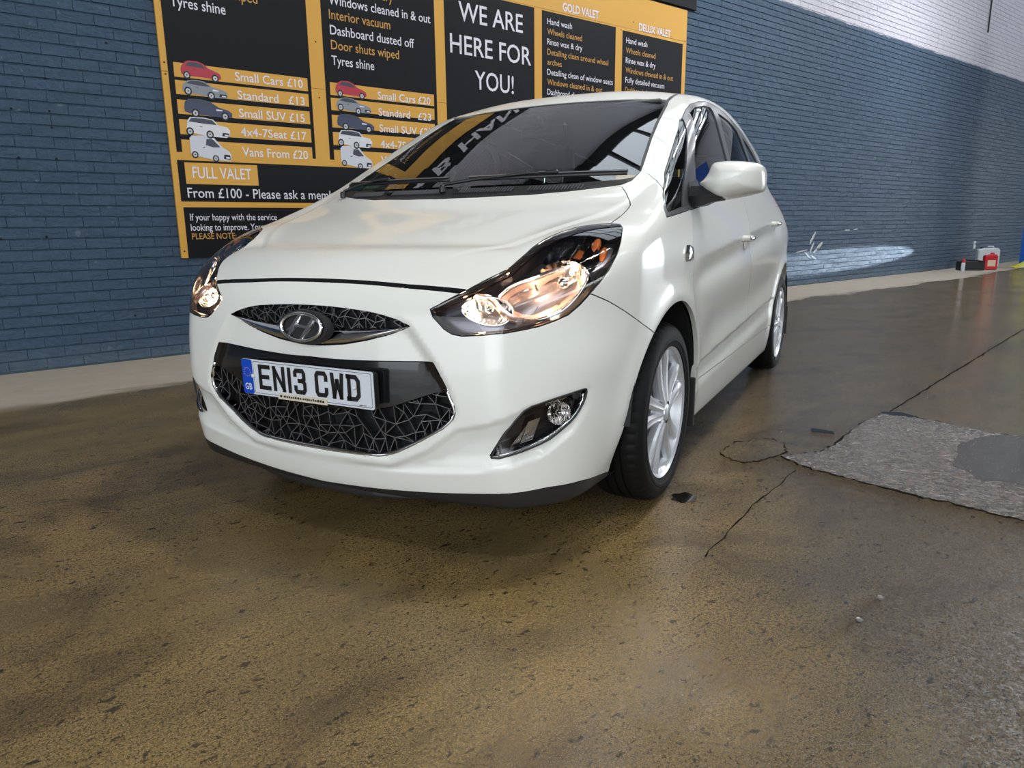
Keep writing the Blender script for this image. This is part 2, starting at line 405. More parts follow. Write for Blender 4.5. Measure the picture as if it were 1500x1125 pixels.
def relief(x,y,z):
    ax=np.abs(x); r=np.zeros(x.shape)
    m=(y<-.4)&(z<.78)&(ax<.56)
    if m.any():
        a,b=ax[m],z[m]
        r[m]+=.018*sst(-.008,.036,sdin(a,b,HEX))*sst(.76,.66,b)+.0*a
    m=(y<-.4)&(z<.56)
    if m.any():
        a,b=ax[m],z[m]; q=sdin(a,b,SCP)
        r[m]+=(.014*sst(0,.06,q)*sst(.15,.5,a)+.008*sst(0,.02,q))*sst(.84,.70,a)
    m=(y<.2)&(z>.8)
    r=r+np.where(m,-.007*sst(.02,-.02,ax-XC(y))*sst(-.78,-.40,y),0)
    zc=.808+.078*y
    ms=sst(.15,.45,y)*sst(2.35,2.1,y)
    r=r+ms*(.010*bump(z-(zc-.055),.05)*sst(.02,-.01,z-zc))
    zc2=.40+.055*y
    r=r+ms*(.010*sst(0,-.02,z-(zc2))*sst(-.13,-.05,z-zc2))
    return r
def F(p):
    x,y,z=p[...,0],p[...,1],p[...,2]
    dh=(z-hood(x,y)); dw=(z-ws(x,y))*.9
    t=smin(dh,dw,.012+.06*sst(.66,.80,x))
    t=smax(t,z-(Rf(y)-(.05+.06*sst(1.2,2.4,y))*(x/.6)**2*sst(0,1,x/.6)),.035)
    side=x-W(y,z)
    fr=(Yf(x,z)-y)
    k=.05+.05*sst(.3,1.2,y)
    f=smax(t,side,k)
    f=smax(f,fr,.05+(.06+.04*sst(.4,.6,z))*sst(.5,.8,x))
    f=smax(f,y-(Yr(z)-.22*x*x-.12*np.clip(x,0,1)**6),.10)
    if RECESS: f=f+relief(x,y,z)
    f=smax(f,.172-z,.014)
    return f
CORE=0
def shell_half(step=.016):
    x1,y0,y1,z0,z1=.90,-.86,3.28,-.12,1.62
    X=np.linspace(0,x1,int(round(x1/step))+1); Z=np.linspace(z0,z1,int(round((z1-z0)/step))+1)
    Y=np.concatenate([np.arange(y0,.1,step),np.linspace(.1,1.2,int(1.1/step/1.3)),np.linspace(1.2,y1,int(2.08/step/1.9))[1:]])
    nx,ny,nz=len(X)-1,len(Y)-1,len(Z)-1
    ids={}; pts=[]; faces=[]
    def vid(i,j,k):
        key=(i,j,k)
        if key not in ids: ids[key]=len(pts); pts.append((X[i],Y[j],Z[k]))
        return ids[key]
    for j in range(ny):
        for k in range(nz): faces.append((vid(nx,j,k),vid(nx,j+1,k),vid(nx,j+1,k+1),vid(nx,j,k+1)))
    for i in range(nx):
        for j in range(ny): faces.append((vid(i,j,nz),vid(i+1,j,nz),vid(i+1,j+1,nz),vid(i,j+1,nz)))
    for i in range(nx):
        for k in range(nz):
            faces.append((vid(i,0,k),vid(i+1,0,k),vid(i+1,0,k+1),vid(i,0,k+1)))
            faces.append((vid(i,ny,k),vid(i,ny,k+1),vid(i+1,ny,k+1),vid(i+1,ny,k)))
    B=np.array(pts)
    K=np.stack([0*B[:,0],np.clip(B[:,1],-.25,2.7),np.full(len(B),.62)],-1)
    K[:,2]=.60+.15*sst(0,1.5,K[:,1])
    # blend core so top rays are steeper
    K[:,0]=B[:,0]*.25
    D=B-K; lo=np.zeros(len(B)); hi=np.full(len(B),1.25)
    for _ in range(30):
        m=.5*(lo+hi); v=F(K+D*m[:,None])>0; hi=np.where(v,m,hi); lo=np.where(v,lo,m)
    P=K+D*lo[:,None]
    P[B[:,0]==0,0]=0
    return P,faces

# =====================================================================
# the hall
# =====================================================================
WY=3.60
def struct(name,mb,m,parent=None,**k):
    o=mb.build(name,m,parent); o['kind']='structure'; return o
mb=MB(); mb.box((8,-4,-.05),(32,16.4,.1)); floor=struct('floor',mb,FLOORM)
mb=MB(); mb.box((8,WY+.156,3.6),(32,.30,7.2)); wall=struct('wall_back',mb,WALLM)
PALEW=mat('hall_plaster',srgb('#7b7e82'),.8); STEEL=mat('roof_steel',srgb('#2a2e33'),.6); ROOFM=mat('roof_sheet',srgb('#43484e'),.8)
mb=MB(); mb.box((8,-12.15,1.27),(32,.3,2.54)); mb.box((8,-12.15,5.53),(32,.3,3.34)); mb.box((-6.2,-12.15,3.2),(3.6,.3,1.32)); mb.box((16.2,-12.15,3.2),(15.6,.3,1.32))
for i_ in range(1,7): mb.box((-4.4+i_*1.83,-12.15,3.2),(.22,.3,1.32))
struct('wall_front',mb,PALEW)
mb=MB(); mb.box((-8.15,1.8,3.6),(.3,3.6,7.2)); mb.box((-8.15,-10.6,3.6),(.3,3.0,7.2)); mb.box((-8.15,-4.55,6.0),(.3,9.1,2.4)); struct('wall_left',mb,PALEW)
mb=MB()
mb.box((24.15,1.9,3.6),(.3,3.4,7.2)); mb.box((24.15,-10.0,3.6),(.3,4.0,7.2)); mb.box((24.15,-3.9,5.85),(.3,8.2,2.7)); struct('wall_right',mb,PALEW)
SKYP=mat('daylight_pane',(.8,.85,.9),.5,emit=(.80,.90,1.0),es=SKY_E)
SKYW=mat('daylight_pane_strong',(.8,.85,.9),.5,emit=(.80,.90,1.0),es=SKY_E*2.0)  # wall-side panes, glow raised to lighten the upper wall
DOORP=mat('daylight_doorway',(.8,.85,.9),.5,emit=(.86,.93,1.0),es=1.8)
DOORR=mat('daylight_far_doorway',(.8,.85,.9),.5,emit=(.90,.96,1.0),es=4.5)
mb=MB(); mb.box((24.25,-3.9,2.25),(.05,8.2,4.5)); struct('door_1',mb,DOORR)
mb=MB(); mb.box((-8.25,-4.55,2.4),(.05,9.1,4.8)); struct('door_2',mb,DOORP)
# roof with skylight openings: strips between the panes
SX=[-6.5+4.0*i for i in range(8)]; SYS=[(-10.2,-8.2),(-6.0,-4.2),(.8,3.3)]
mb=MB(); ys=[-12.3]+[v for s in SYS for v in s]+[3.9]
for a,b in zip(ys[0::2],ys[1::2]): mb.box((8,(a+b)/2,7.15),(32.3,b-a,.1))
SXW=[3.4,7.4,11.4,15.4]
for y0,y1 in SYS:
    SX_=SXW if y0>.5 else SX
    xs=[-8.2]+[v for s in SX_ for v in (s,s+2.9)]+[24.2]
    for a,b in zip(xs[0::2],xs[1::2]): mb.box(((a+b)/2,(y0+y1)/2,7.15),(b-a,y1-y0,.1))
struct('ceiling',mb,ROOFM)
k=0
for i_ in range(7):
    k+=1; mb=MB(); mb.box((-3.49+i_*1.83,-12.2,3.2),(1.61,.04,1.32)); struct('window_%d'%k,mb,DOORP)  # glowing window strip added to light the car's side
for y0,y1 in SYS:
    for x in (SXW if y0>.5 else SX):
        k+=1; mb=MB(); mb.box((x+1.45,(y0+y1)/2,7.17),(2.9,y1-y0,.02)); o=struct('window_%d'%k,mb,SKYW if y0>.5 else SKYP)
        mb=MB()
        for t in range(1,5): mb.box((x+2.9*t/5,(y0+y1)/2,7.12),(.05,y1-y0,.06))
        mb.box((x+1.45,(y0+y1)/2,7.12),(2.9,.05,.06)); mb.build('window_frame',STEEL,o)
for i,x in enumerate([-5.6,-1.6,2.4,6.4,10.4,14.4,18.4,22.0]):
    mb=MB(); mb.box((x,-4.2,6.9),(.12,15.4,.14)); mb.box((x,-4.2,6.0),(.10,15.4,.10))
    for j in range(9):
        y=-11.6+j*1.7; mb.tube([(x,y,6.0),(x,y+.85,6.9)],.03,6); mb.tube([(x,y+.85,6.9),(x,y+1.7,6.0)],.03,6)
    o=mb.build('roof_truss',STEEL); o['kind']='structure'
LAMPM=mat('lamp_tube',(1,1,1),.5,emit=(1,.98,.93),es=55)
def batten(x,y,z,lab,rz=0):
    t=empty('ceiling_lamp',(x,y,z),rz); tag(t,lab,'lamp','strip lamps under the roof trusses')
    mb=MB(); mb.box((0,0,.05),(1.5,.12,.06),bev=.01); mb.build('body',PLASTIC,t)
    mb=MB(); mb.tube([(-.7,0,0),(.7,0,0)],.028,10); mb.build('tube',LAMPM,t)
    
    for hx in (-.6,.6): mb=MB(); mb.tube([(hx,0,.08),(hx,0,6.05-z)],.008,6); mb.build('hanger',STEEL,t)
    return t
for (x,y,w_) in [(1.6,-.9,'right above the white car'),(4.4,1.0,'just beyond the white car, in front of the price board'),(7.2,1.2,'beyond the price board, third along the wall side'),(10.0,1.2,'over the wet floor before the canisters'),(12.8,1.2,'nearest the blue lift post'),(-1.2,-2.6,'in front of the car bonnet, nearest the entrance'),(1.6,-4.4,'over the broken concrete patch'),(4.4,-4.4,'beyond the broken concrete patch, away from the wall')]:
    batten(x,y,5.5,'white strip lamp '+w_)
BAYM=mat('bay_lamp_face',(1,1,1),.5,emit=(.93,.96,1.0),es=400)
for x,y,w_ in ((6.5,.75,'over the end of the price board'),(11.6,1.5,'further along, towards the canisters')):
    t=empty('bay_lamp',(x,y,5.25)); tag(t,'round high-bay lamp hanging '+w_,'lamp','round high-bay lamps')
    mb=MB(); mb.lathe([(0,.30),(.06,.30),(.10,.22),(.19,.05),(.21,0),(.195,0),(.17,.03),(0,.03)],28); mb.build('shade',PLASTIC,t,smooth=True,auto=40)
    mb=MB(); mb.lathe([(0,.012),(.165,.012),(.165,.028),(0,.028)],28); mb.build('lamp_face',BAYM,t)
    mb=MB(); mb.tube([(0,0,.29),(0,0,1.85)],.012,6); mb.build('hanger',STEEL,t)
HOLE=mat('drill_hole_dark',(.004,.004,.005),.9)
for x,z in [(-.822,1.649),(-1.039,1.443),(-.82,1.444),(-.824,1.754),(-1.039,1.753),(-.821,1.962),(-.456,.337),(-1.208,.915),(-.947,.924),(-.426,2.236),(8.61,3.556)]:
    mb=MB(); mb.lathe([(0,-.0085),(.0075,-.0085),(.0085,.002)],8,'y',(x,WY,z)); mb.build('drill_hole',HOLE,wall)
# ---- bricks --------------------------------------------------------
def brick_arrays():
    L,H=.225,.075; rr=random.Random(3); out=[]
    for r in range(0,94):
        z=.012+r*H
        off=(r%2)*L/2+rr.uniform(-.006,.006)
        x=-4.2+off; 
        while x<23.6:
            if not (x>.1 and x+L<5.8 and .85<z<3.85): out.append((x,z))
            x+=L
    return out
def brick_geo(rr,L=.225,H=.075):
    # front face proud, sides sloping back to the joint
    x0,x1=.0002,L-.0002; z0,z1=.0010+rr.uniform(0,.0012),H-.0010-rr.uniform(0,.0012)
    d=rr.uniform(.0035,.0060); t=rr.uniform(-.0010,.0010); e=.0040; es=.0012
    V=[(x0,.008,z0),(x1,.008,z0),(x1,.008,z1),(x0,.008,z1),(x0+es,-d+t,z0+.0022),(x1-es,-d-t,z0+.0022),(x1-es,-d-t,z1-.0075),(x0+es,-d+t,z1-.0075)]
    F=[(4,5,6,7),(0,1,5,4),(1,2,6,5),(2,3,7,6),(3,0,4,7)]
    return V,F
def build_bricks():
    B=brick_arrays(); cam=scn.camera.matrix_world.translation
    # the 300 that show largest: on the bare wall left of the board, then right of it
    def key(b):
        x,z=b; d=(Vector((x,WY,z))-cam).length
        M=scn.camera.matrix_world.inverted()@Vector((x+.11,WY,z+.04))
        u=M.x/-M.z; v=M.y/-M.z
        vis=abs(u)<.715 and abs(v)<.537 and M.z<0
        # hidden by the car or the board
        hid=(-.1<x<5.8 and z<3.5)
        return (0 if vis and not hid else 1, d)
    B.sort(key=key); near=B[:300]; rest=B[300:]
    rr=random.Random(5); meshes=[]
    for i in range(8):
        V,F=brick_geo(rr); me=bpy.data.meshes.new('brick'); me.from_pydata(V,[],F); me.materials.append(WALLM); meshes.append(me)
    for x,z in near:
        o=bpy.data.objects.new('brick',rr.choice(meshes)); o.location=(x,WY,z); COL.objects.link(o); o.parent=wall
    V=[];F=[]
    for x,z in rest:
        v,f=brick_geo(rr); i=len(V); V+=[(a+x,b+WY,c+z) for a,b,c in v]; F+=[tuple(i+q for q in ff) for ff in f]
    me=bpy.data.meshes.new('brick'); me.from_pydata(V,[],F); me.materials.append(WALLM)
    o=bpy.data.objects.new('brick',me); COL.objects.link(o); o.parent=wall; o['kind']='stuff'
build_bricks()
# chipped paint on the wall behind the car
CHIP=mat('bare_plaster_chip',srgb('#b9bdbf'),.8)
def blob(cx,cy,rx,ry,rot,n=9,seed=0,jag=.35):
    r=random.Random(seed); P=[]
    for k in range(n):
        a=2*math.pi*k/n; q=1-jag*r.random(); x,y=rx*q*math.cos(a),ry*q*math.sin(a)
        P.append((cx+x*math.cos(rot)-y*math.sin(rot),cy+x*math.sin(rot)+y*math.cos(rot)))
    return P
for i,(x,z,a,b,r) in enumerate([(9.23,.73,.16,.028,.9),(9.22,.57,.11,.025,1.0),(9.46,.60,.15,.03,.6),(9.35,.53,.10,.022,.4),(9.1,.46,.12,.02,-.5),(9.3,.42,.13,.02,-.4),(8.95,.53,.22,.012,.1),(10.3,.83,.10,.012,0),(10.6,.84,.09,.014,.1)]):
    mb=MB(); mb.prism(blob(x,z,a,b,r,seed=i),lambda u,v,d:(u,WY-d,v),-.005,.010); mb.build('paint_chip',CHIP,wall)
# ---- price board ---------------------------------------------------
GOLD=mat('board_gold',srgb('#d3a14a'),.5,spec=.3); BLK=mat('board_black',srgb('#121318'),.55,spec=.2); TXTW=mat('print_white',srgb('#dcdbe6'),.5); TXTG=mat('print_gold',srgb('#c1924a'),.5)
FACE=WY-.030
def wfn(d0=0): return lambda u,v,d=0:(u,FACE-d0-d,v)
board=empty('price_board',(-.09,FACE,.748)); tag(board,'large black and gold valet price board screwed to the dark brick wall behind the car','sign')
bp=lambda x,y,z:(x,y,z)
BI=Matrix.Translation((.09,-FACE,-.748))
def rect(mb,x0,z0,x1,z1,d,th=.001):
    mb.box(((x0+x1)/2,FACE-d-th/2,(z0+z1)/2),(x1-x0,th,z1-z0))
# base panels (sheet joints at z 2.09 as in the photograph)
for (z0,z1) in ((.748,2.088),(2.091,3.10),(3.103,3.45)):
    mb=MB(); mb.box((2.905,FACE+.012,(z0+z1)/2),(5.99,.024,z1-z0)); mb.build('board_sheet',GOLD,board,M=BI)
BK=[(-.045,1.53,1.055,3.09),(1.182,1.53,2.285,3.09),(2.392,1.53,3.48,3.09),(3.582,1.53,4.665,3.085),(4.775,1.53,5.832,3.07),(-.05,1.17,5.80,1.472),(-.04,.748,5.80,1.128)]
for i,(x0,z0,x1,z1) in enumerate(BK):
    mb=MB(); rect(mb,x0,z0,x1,z1,.0); mb.build('black_panel',BLK,board,M=BI)
def strips(x0,x1,zs):
    for (z0,z1) in zs: mb=MB(); rect(mb,x0,z0,x1,z1,.001); mb.build('price_strip',GOLD,board,M=BI)
SZ=[(2.060,2.160),(1.940,2.038),(1.802,1.903),(1.658,1.765),(1.50,1.620)]
strips(-.005,1.025,SZ); strips(1.222,2.252,[(a-.008,b-.008) for a,b in SZ])
mb=MB(); rect(mb,0,1.30,.551,1.457,.001); mb.build('price_strip',GOLD,board,M=BI)
TX=[("Door shuts wiped",.02,.66,2.657,.072,1),("Tyres shine",.017,.409,2.54,.072,0),
("Hand wash & dry",1.255,1.86,2.868,.072,1),("Windows cleaned in & out",1.255,2.24,2.757,.072,0),("Interior vacuum",1.251,1.823,2.645,.072,1),("Dashboard dusted off",1.252,2.059,2.527,.072,0),("Door shuts wiped",1.253,1.899,2.413,.072,1),("Tyres shine",1.25,1.646,2.292,.072,0),
("Small Cars £10",.437,.983,2.08,.062,0),("Standard",.443,.768,1.947,.062,0),("£13",.854,.989,1.947,.062,0),("Small SUV £15",.443,.979,1.814,.062,0),("4x4-7Seat £17",.444,.984,1.675,.062,0),("Vans From £20",.443,.984,1.523,.066,0),
("Small Cars £20",1.668,2.211,2.06,.062,0),("Standard",1.667,1.987,1.923,.062,0),("£23",2.071,2.214,1.919,.062,0),("Small SUV £25",1.669,2.217,1.788,.062,0),("4x4-7Seat £27",1.671,2.226,1.655,.062,0),("Vans From £30",1.671,2.226,1.515,.066,0),
("FULL VALET",.052,.50,1.345,.082,0),("From £100 - Please ask a member of staff",.001,1.56,1.20,.072,0),
("If your happy with the service",.0,.678,1.03,.050,0),("looking to improve. Your",-.002,.571,.953,.050,0),("PLEASE NOTE:",-.0,.337,.888,.045,1),
("WE ARE",2.553,3.328,2.832,.165,0),("HERE FOR",2.448,3.434,2.543,.165,0),("YOU!",2.725,3.204,2.251,.165,0)]
for a,(s,x1,c) in enumerate([("Hand wash",4.0,0),("Wheels cleaned",4.146,1),("Rinse wax & dry",4.152,0),("Detailing clean around wheel",4.552,1),("arches",3.854,1),("Detailing clean of window seats",4.629,0),("Windows cleaned in & out",4.464,1),("Dashboard cleaned",4.212,0)]):
    TX.append((s,3.652,x1,2.966-a*.0965,.056,c))
for a,(s,x1,c) in enumerate([("Hand wash",5.19,0),("Wheels cleaned",5.338,1),("Rinse wax & dry",5.345,0),("Windows cleaned in & out",5.669,1),("Fully detailed vacuum",5.513,0),("Dashboard cleaned",5.37,1)]):
    TX.append((s,4.833,x1,2.947-a*.1035,.058,c))
for s,x0,x1,z,cap,c in TX:
    text_words(s,x0,x1,z,cap,wfn(.0035),'lettering',TXTG if c else TXTW,board,BI)
for s,x0,x1,z in (("GOLD VALET",3.865,4.395,3.125),("DELUX VALET",5.04,5.598,3.108)):
    text_words(s,x0,x1,z,.075,wfn(.0035),'lettering',TXTW,board,BI,True)
# printed vehicles
def pic(kind,x0,z0,w,h,colr):
    P=lambda u,v:(x0+u*w,z0+v*h)
    def pl(mb,pts,d): mb.poly([wfn(d)(*P(u,v)) for u,v in pts])
    def disc(mb,cx,cz,r,d,n=14): mb.poly([wfn(d)(x0+cx*w+r*math.cos(2*math.pi*k/n)*.92,z0+cz*h+r*math.sin(2*math.pi*k/n)) for k in range(n)])
    B={'small':[(0,.42),(.02,.62),(.10,.86),(.20,.98),(.42,1.0),(.56,.90),(.70,.64),(.86,.52),(.97,.40),(1,.2),(.97,.08),(.08,.12),(.01,.2)],
       'coupe':[(0,.45),(.04,.72),(.14,.92),(.32,1.0),(.50,.93),(.66,.66),(.86,.56),(.98,.42),(1,.2),(.96,.04),(.70,.02),(.10,.20),(.02,.28)],
       'suv':[(0,.42),(.02,.78),(.10,.97),(.35,1.0),(.55,.90),(.72,.62),(.92,.50),(1,.34),(.99,.10),(.9,.05),(.10,.16),(.01,.26)],
       '4x4':[(0,.40),(.03,.78),(.10,.98),(.40,1.0),(.62,.93),(.74,.66),(.94,.58),(1,.42),(.99,.12),(.9,.02),(.55,.04),(.10,.18),(.01,.22)],
       'van':[(0,.28),(.0,.86),(.06,.96),(.40,1.0),(.60,.92),(.78,.58),(.96,.40),(1,.26),(.99,.06),(.88,.02),(.50,.06),(.06,.20)]}[kind]
    G={'small':[(.13,.68),(.20,.90),(.40,.92),(.52,.84),(.64,.62)],'coupe':[(.10,.74),(.18,.90),(.33,.95),(.48,.88),(.62,.66),(.38,.66)],
       'suv':[(.08,.80),(.14,.93),(.35,.95),(.52,.86),(.66,.64),(.36,.70)],'4x4':[(.06,.74),(.12,.93),(.40,.95),(.60,.89),(.70,.66),(.42,.68)],'van':[(.38,.62),(.41,.86),(.56,.86),(.74,.56),(.56,.54)]}[kind]
    mb=MB(); pl(mb,B,.0045); mb.cur=1; pl(mb,G,.0050); mb.cur=2
    wh={'small':[(.14,.14),(.84,.12)],'coupe':[(.12,.28),(.62,.12)],'suv':[(.22,.20),(.84,.14)],'4x4':[(.07,.24),(.52,.14)],'van':[(.10,.22),(.60,.10)]}[kind]
    r={'small':.028,'coupe':.030,'suv':.032,'4x4':.030,'van':.026}[kind]
    for cx,cz in wh: mb.cur=2; disc(mb,cx,cz,r,.0055); mb.cur=3; disc(mb,cx,cz,r*.62,.0060); mb.cur=2; disc(mb,cx,cz,r*.2,.0065,8)
    if kind in('coupe','4x4','van'):
        mb.cur=2; pl(mb,[(.80,.10),(.82,.28),(.97,.26),(.97,.08)],.0050)
        mb.cur=4; pl(mb,[(.86,.12),(.86,.19),(.95,.18),(.95,.11)],.0055)
    if kind in ('4x4','coupe','suv'): mb.cur=4; pl(mb,[(.66,.42),(.67,.52),(.80,.48),(.79,.42)],.0050)
    mb.cur=1; pl(mb,[(.30,.50),(.30,.53),(.36,.53),(.36,.50)],.0050)
    mb.build('vehicle_picture',[colr,PG,PB,PR,TXTW],board,M=BI,fix=False)
PG=mat('print_window',srgb('#3a4250'),.4); PB=mat('print_tyre',srgb('#17181c'),.5); PR=mat('print_wheel',srgb('#b9bcc4'),.5)
C_=[mat('print_red',srgb('#b03246'),.5),mat('print_silver',srgb('#868c96'),.5),mat('print_blue',srgb('#3d4660'),.5),mat('print_pearl',srgb('#d5d6dc'),.5),mat('print_van',srgb('#c9ccd6'),.5)]
for dx,dz in ((0,0),(1.227,-.008)):
    for kd,x,z,w,h,c in (('van',.055,1.475,.30,.185,C_[4]),('4x4',.042,1.648,.32,.14,C_[3]),('suv',.040,1.790,.35,.128,C_[2]),('coupe',.040,1.935,.33,.118,C_[1]),('small',.042,2.062,.29,.122,C_[0])):
        pic(kd,x+dx,z+dz,w,h,c)
mb=MB()
for x,z in [(-.065,.80),(-.065,2.07),(-.065,2.15),(1.12,2.02),(1.12,2.45),(4.75,3.07),(4.95,3.18),(5.82,3.02),(5.87,3.11)]:
    mb.lathe([(0,-.002),(.006,-.0015),(.007,0)],8,'y',(x,FACE-.001,z))
mb.build('screw_head',DARK,board,M=BI)
# header sign
head=empty('header_sign',(2.9,FACE,3.47)); tag(head,'long black shop header sign mounted above the gold price board','sign')
HI=Matrix.Translation((-2.9,-FACE,-3.47))
mb=MB(); mb.box((2.55,FACE+.005,3.72),(7.0,.04,.50),bev=.004); mb.build('panel',BLK,head,M=HI)
text_words("K & B HAND CAR WASH",.5,5.65,3.60,.25,wfn(.018),"lettering",TXTW,head,HI,True)
# thin cable down the white wall, far right
mb=MB(); mb.tube([(15.2,WY-.02,4.55),(15.2,WY-.02,7.05)],.014,6); tag(mb.build('hanging_cable',STEEL),'thin dark cable hanging straight down the white upper wall','cable')
# ---- floor details -------------------------------------------------
CRK=mat('crack_dark',srgb('#14100c'),.9,spec=.05)
def crack(pts,w,seed,wob=.01):
    r=random.Random(seed); mb=MB(); L=[];R=[]
    P=[]
    for a,b in zip(pts[:-1],pts[1:]):
        n=max(2,int((Vector(b)-Vector(a)).length/.05))
        for k in range(n): P.append(Vector(a).lerp(Vector(b),k/n)+Vector((r.uniform(-wob,wob),r.uniform(-wob,wob))))
    P.append(Vector(pts[-1]))
    for i,p in enumerate(P):
        d=(P[min(i+1,len(P)-1)]-P[max(i-1,0)]).normalized(); q=Vector((-d.y,d.x)); ww=w*(.5+1.4*r.random())
        L.append((p.x+q.x*ww,p.y+q.y*ww,.0012)); R.append((p.x-q.x*ww,p.y-q.y*ww,.0012))
    mb.grid([L,R]); mb.build('crack',CRK,floor,fix=True)
crack([(1.197,-.915),(1.55,-.86),(2.10,-.78)],.004,1,.012); crack([(2.124,-.783),(3.6,-.58),(6.017,-.25),(9.5,.2),(14,.8)],.004,2,.004)
crack([(.05,-1.18),(.45,-1.06),(.95,-.95)],.002,9,.006)

def rough_poly(P,seed,jit=.012,n=6):
    r=random.Random(seed); out=[]
    for a,b in zip(P,P[1:]+P[:1]):
        for k in range(n): out.append((a[0]+(b[0]-a[0])*k/n+r.uniform(-jit,jit),a[1]+(b[1]-a[1])*k/n+r.uniform(-jit,jit)))
    return out
def ground_poly(name,P,m,z0,z1,parent=None,**k):
    bm=bmesh.new(); top=[bm.verts.new((x,y,z1)) for x,y in P]; bot=[bm.verts.new((x,y,z0)) for x,y in P]
    bm.faces.new(top); n=len(P)
    for i in range(n): bm.faces.new((top[i],bot[i],bot[(i+1)%n],top[(i+1)%n]))
    bmesh.ops.recalc_face_normals(bm,faces=bm.faces); bmesh.ops.triangulate(bm,faces=[f for f in bm.faces if len(f.verts)>4])
    me=bpy.data.meshes.new(name); bm.to_mesh(me); bm.free(); me.materials.append(m); o=bpy.data.objects.new(name,me); link(o,parent); tag(o,**k); return o
PA=[(1.085,-.818),(1.189,-.858),(1.254,-.89),(1.418,-.875),(1.804,-.796),(2.071,-.772),(2.119,-.886),(2.137,-1.037),(2.101,-1.227),(2.153,-1.375),(2.3,-2.1),(1.5,-2.3),(1.067,-1.691),(1.056,-1.575),(1.053,-1.492),(1.027,-1.367),(1.032,-1.244),(1.023,-1.119),(1.019,-1.011),(1.027,-.919)]
PB_=[(.944,-.608),(1.077,-.579),(1.2,-.603),(1.258,-.653),(1.239,-.733),(1.14,-.791),(.985,-.791),(.878,-.757),(.89,-.673)]
def grow(P,d):
    cx=sum(p[0] for p in P)/len(P); cy=sum(p[1] for p in P)/len(P); r=random.Random(4)
    return [(p[0]+(p[0]-cx)/math.hypot(p[0]-cx,p[1]-cy)*d*r.random()*1.6,p[1]+(p[1]-cy)/math.hypot(p[0]-cx,p[1]-cy)*d*r.random()*1.6) for p in P]
for P,s,g in ((PA,1,.012),(PB_,2,.010)):
    Q=rough_poly(P,s,.010); ground_poly('crack',grow(Q,g),CRK,0,.0011,floor); ground_poly('concrete_patch',Q,PATCHM if s==1 else FLOORM,0,.0026,floor)
WATER=mat('standing_water',(.015,.014,.012),.03,spec=.6)
n=N(WATER); n.set('Normal',n.bump(n.noise(n.pos(),14,3,.5),.12,.004))
OIL=mat('oily_film',(.022,.014,.007),.16,spec=.5); n=N(OIL); n.set('Normal',n.bump(n.noise(n.pos(),60,5,.7),1.0,.006))
for P,lab,m in (([(.373,-.799),(.433,-.814),(.426,-.871),(.381,-.893),(.338,-.873),(.327,-.83)],'small clear puddle on the concrete beside the front wheel',WATER),
  ([(2.126,-.747),(2.19,-.822),(2.143,-.924),(2.042,-.853)],'small dark puddle at the pointed far corner of the broken patch',WATER),
  ([(1.575,-.676),(1.597,-.773),(1.549,-.791),(1.521,-.706)],'short dark puddle on smooth concrete between car and broken patch',WATER),
  ([(1.80,-1.26),(2.06,-1.25),(2.2,-1.5),(2.05,-1.9),(1.55,-1.95),(1.46,-1.60),(1.40,-1.47),(1.50,-1.33)],'brown oily puddle on the broken patch at the right edge',OIL)):
    ground_poly('puddle',[(q.x,q.y) for q in dens([Vector(p_+(0,)) for p_ in rough_poly(P,len(P),.006 if m is WATER else .03,2)],4,True)],m,.0005,.0032 if m is OIL else .0016,label=lab,cat='puddle')
STONE=mat('wet_grit',srgb('#6c6660'),.25)
def stone(x,y,s,lab,sd):
    bm=bmesh.new(); bmesh.ops.create_icosphere(bm,subdivisions=2,radius=s); r=random.Random(sd)
    for v in bm.verts: v.co*=1+r.uniform(-.25,.15); v.co.z*=.45
    zmin=min(v.co.z for v in bm.verts)
    me=bpy.data.meshes.new('pebble'); bm.to_mesh(me); bm.free(); me.materials.append(STONE)
    o=bpy.data.objects.new('pebble',me); o.location=(x,y,-zmin-.001); link(o); tag(o,lab,'stone')
stone(.196,-1.622,.011,'wet grey pebble lying on the gritty floor right of centre',1); stone(.046,-1.639,.010,'small pebble nearer the camera beside the first on the gritty floor',2)
# ---- things at the far end of the wall ------------------------------
LB=mat('lift_blue',srgb('#0a56b4'),.35,coat=.3); LY=mat('lift_yellow',srgb('#d6d514'),.4); LBL=mat('label_strip',srgb('#c9d4e6'),.5)
lx,ly=16.25,2.62
lift=empty('vehicle_lift',(lx,ly,0)); tag(lift,'blue post of a vehicle lift with yellow arms at the right edge','vehicle lift')
mb=MB(); mb.box((0,0,.012),(.55,.55,.024),bev=.004)
mb.build('base_plate',LY,lift)
mb=MB(); mb.prism([(-.17,-.14),(.17,-.14),(.17,.14),(.09,.14),(.09,.10),(.13,.10),(.13,-.10),(-.13,-.10),(-.13,.10),(-.09,.10),(-.09,.14),(-.17,.14)],lambda u,v,d:(v,u,d),.024,4.2); mb.build('post',LB,lift)
mb=MB(); mb.box((-.16,-.05,1.10),(.004,.10,.035)); mb.build('label_plate',LBL,lift)
mb=MB(); mb.box((0,0,.62),(.24,.20,.95),bev=.01); mb.build('carriage',LY,lift)
for y2,x2 in ((-1.1,-.35),(-.9,.7)):
    mb=MB(); mb.tube([(0,-.12,.16),(x2,y2,.13)],.055,4); mb.lathe([(0,.19),(.06,.19),(.06,.12),(.05,.10),(0,.10)],12,'z',(x2,y2,0)); mb.build('lift_arm',LY,lift)
mb=MB(); mb.prism([(-.95,.03),(-.95,.07),(-.25,.16),(-.10,.62),(-.04,.62),(-.04,.03)],lambda u,v,d:(u,d-.04,v),-.04,.04); mb.build('foot_bracket',LY,lift)
CANW=mat('can_white',srgb('#c9cfd2'),.45); CANR=mat('can_red',srgb('#c4212e'),.4); CANL=mat('can_label',srgb('#d9c6a8'),.5)
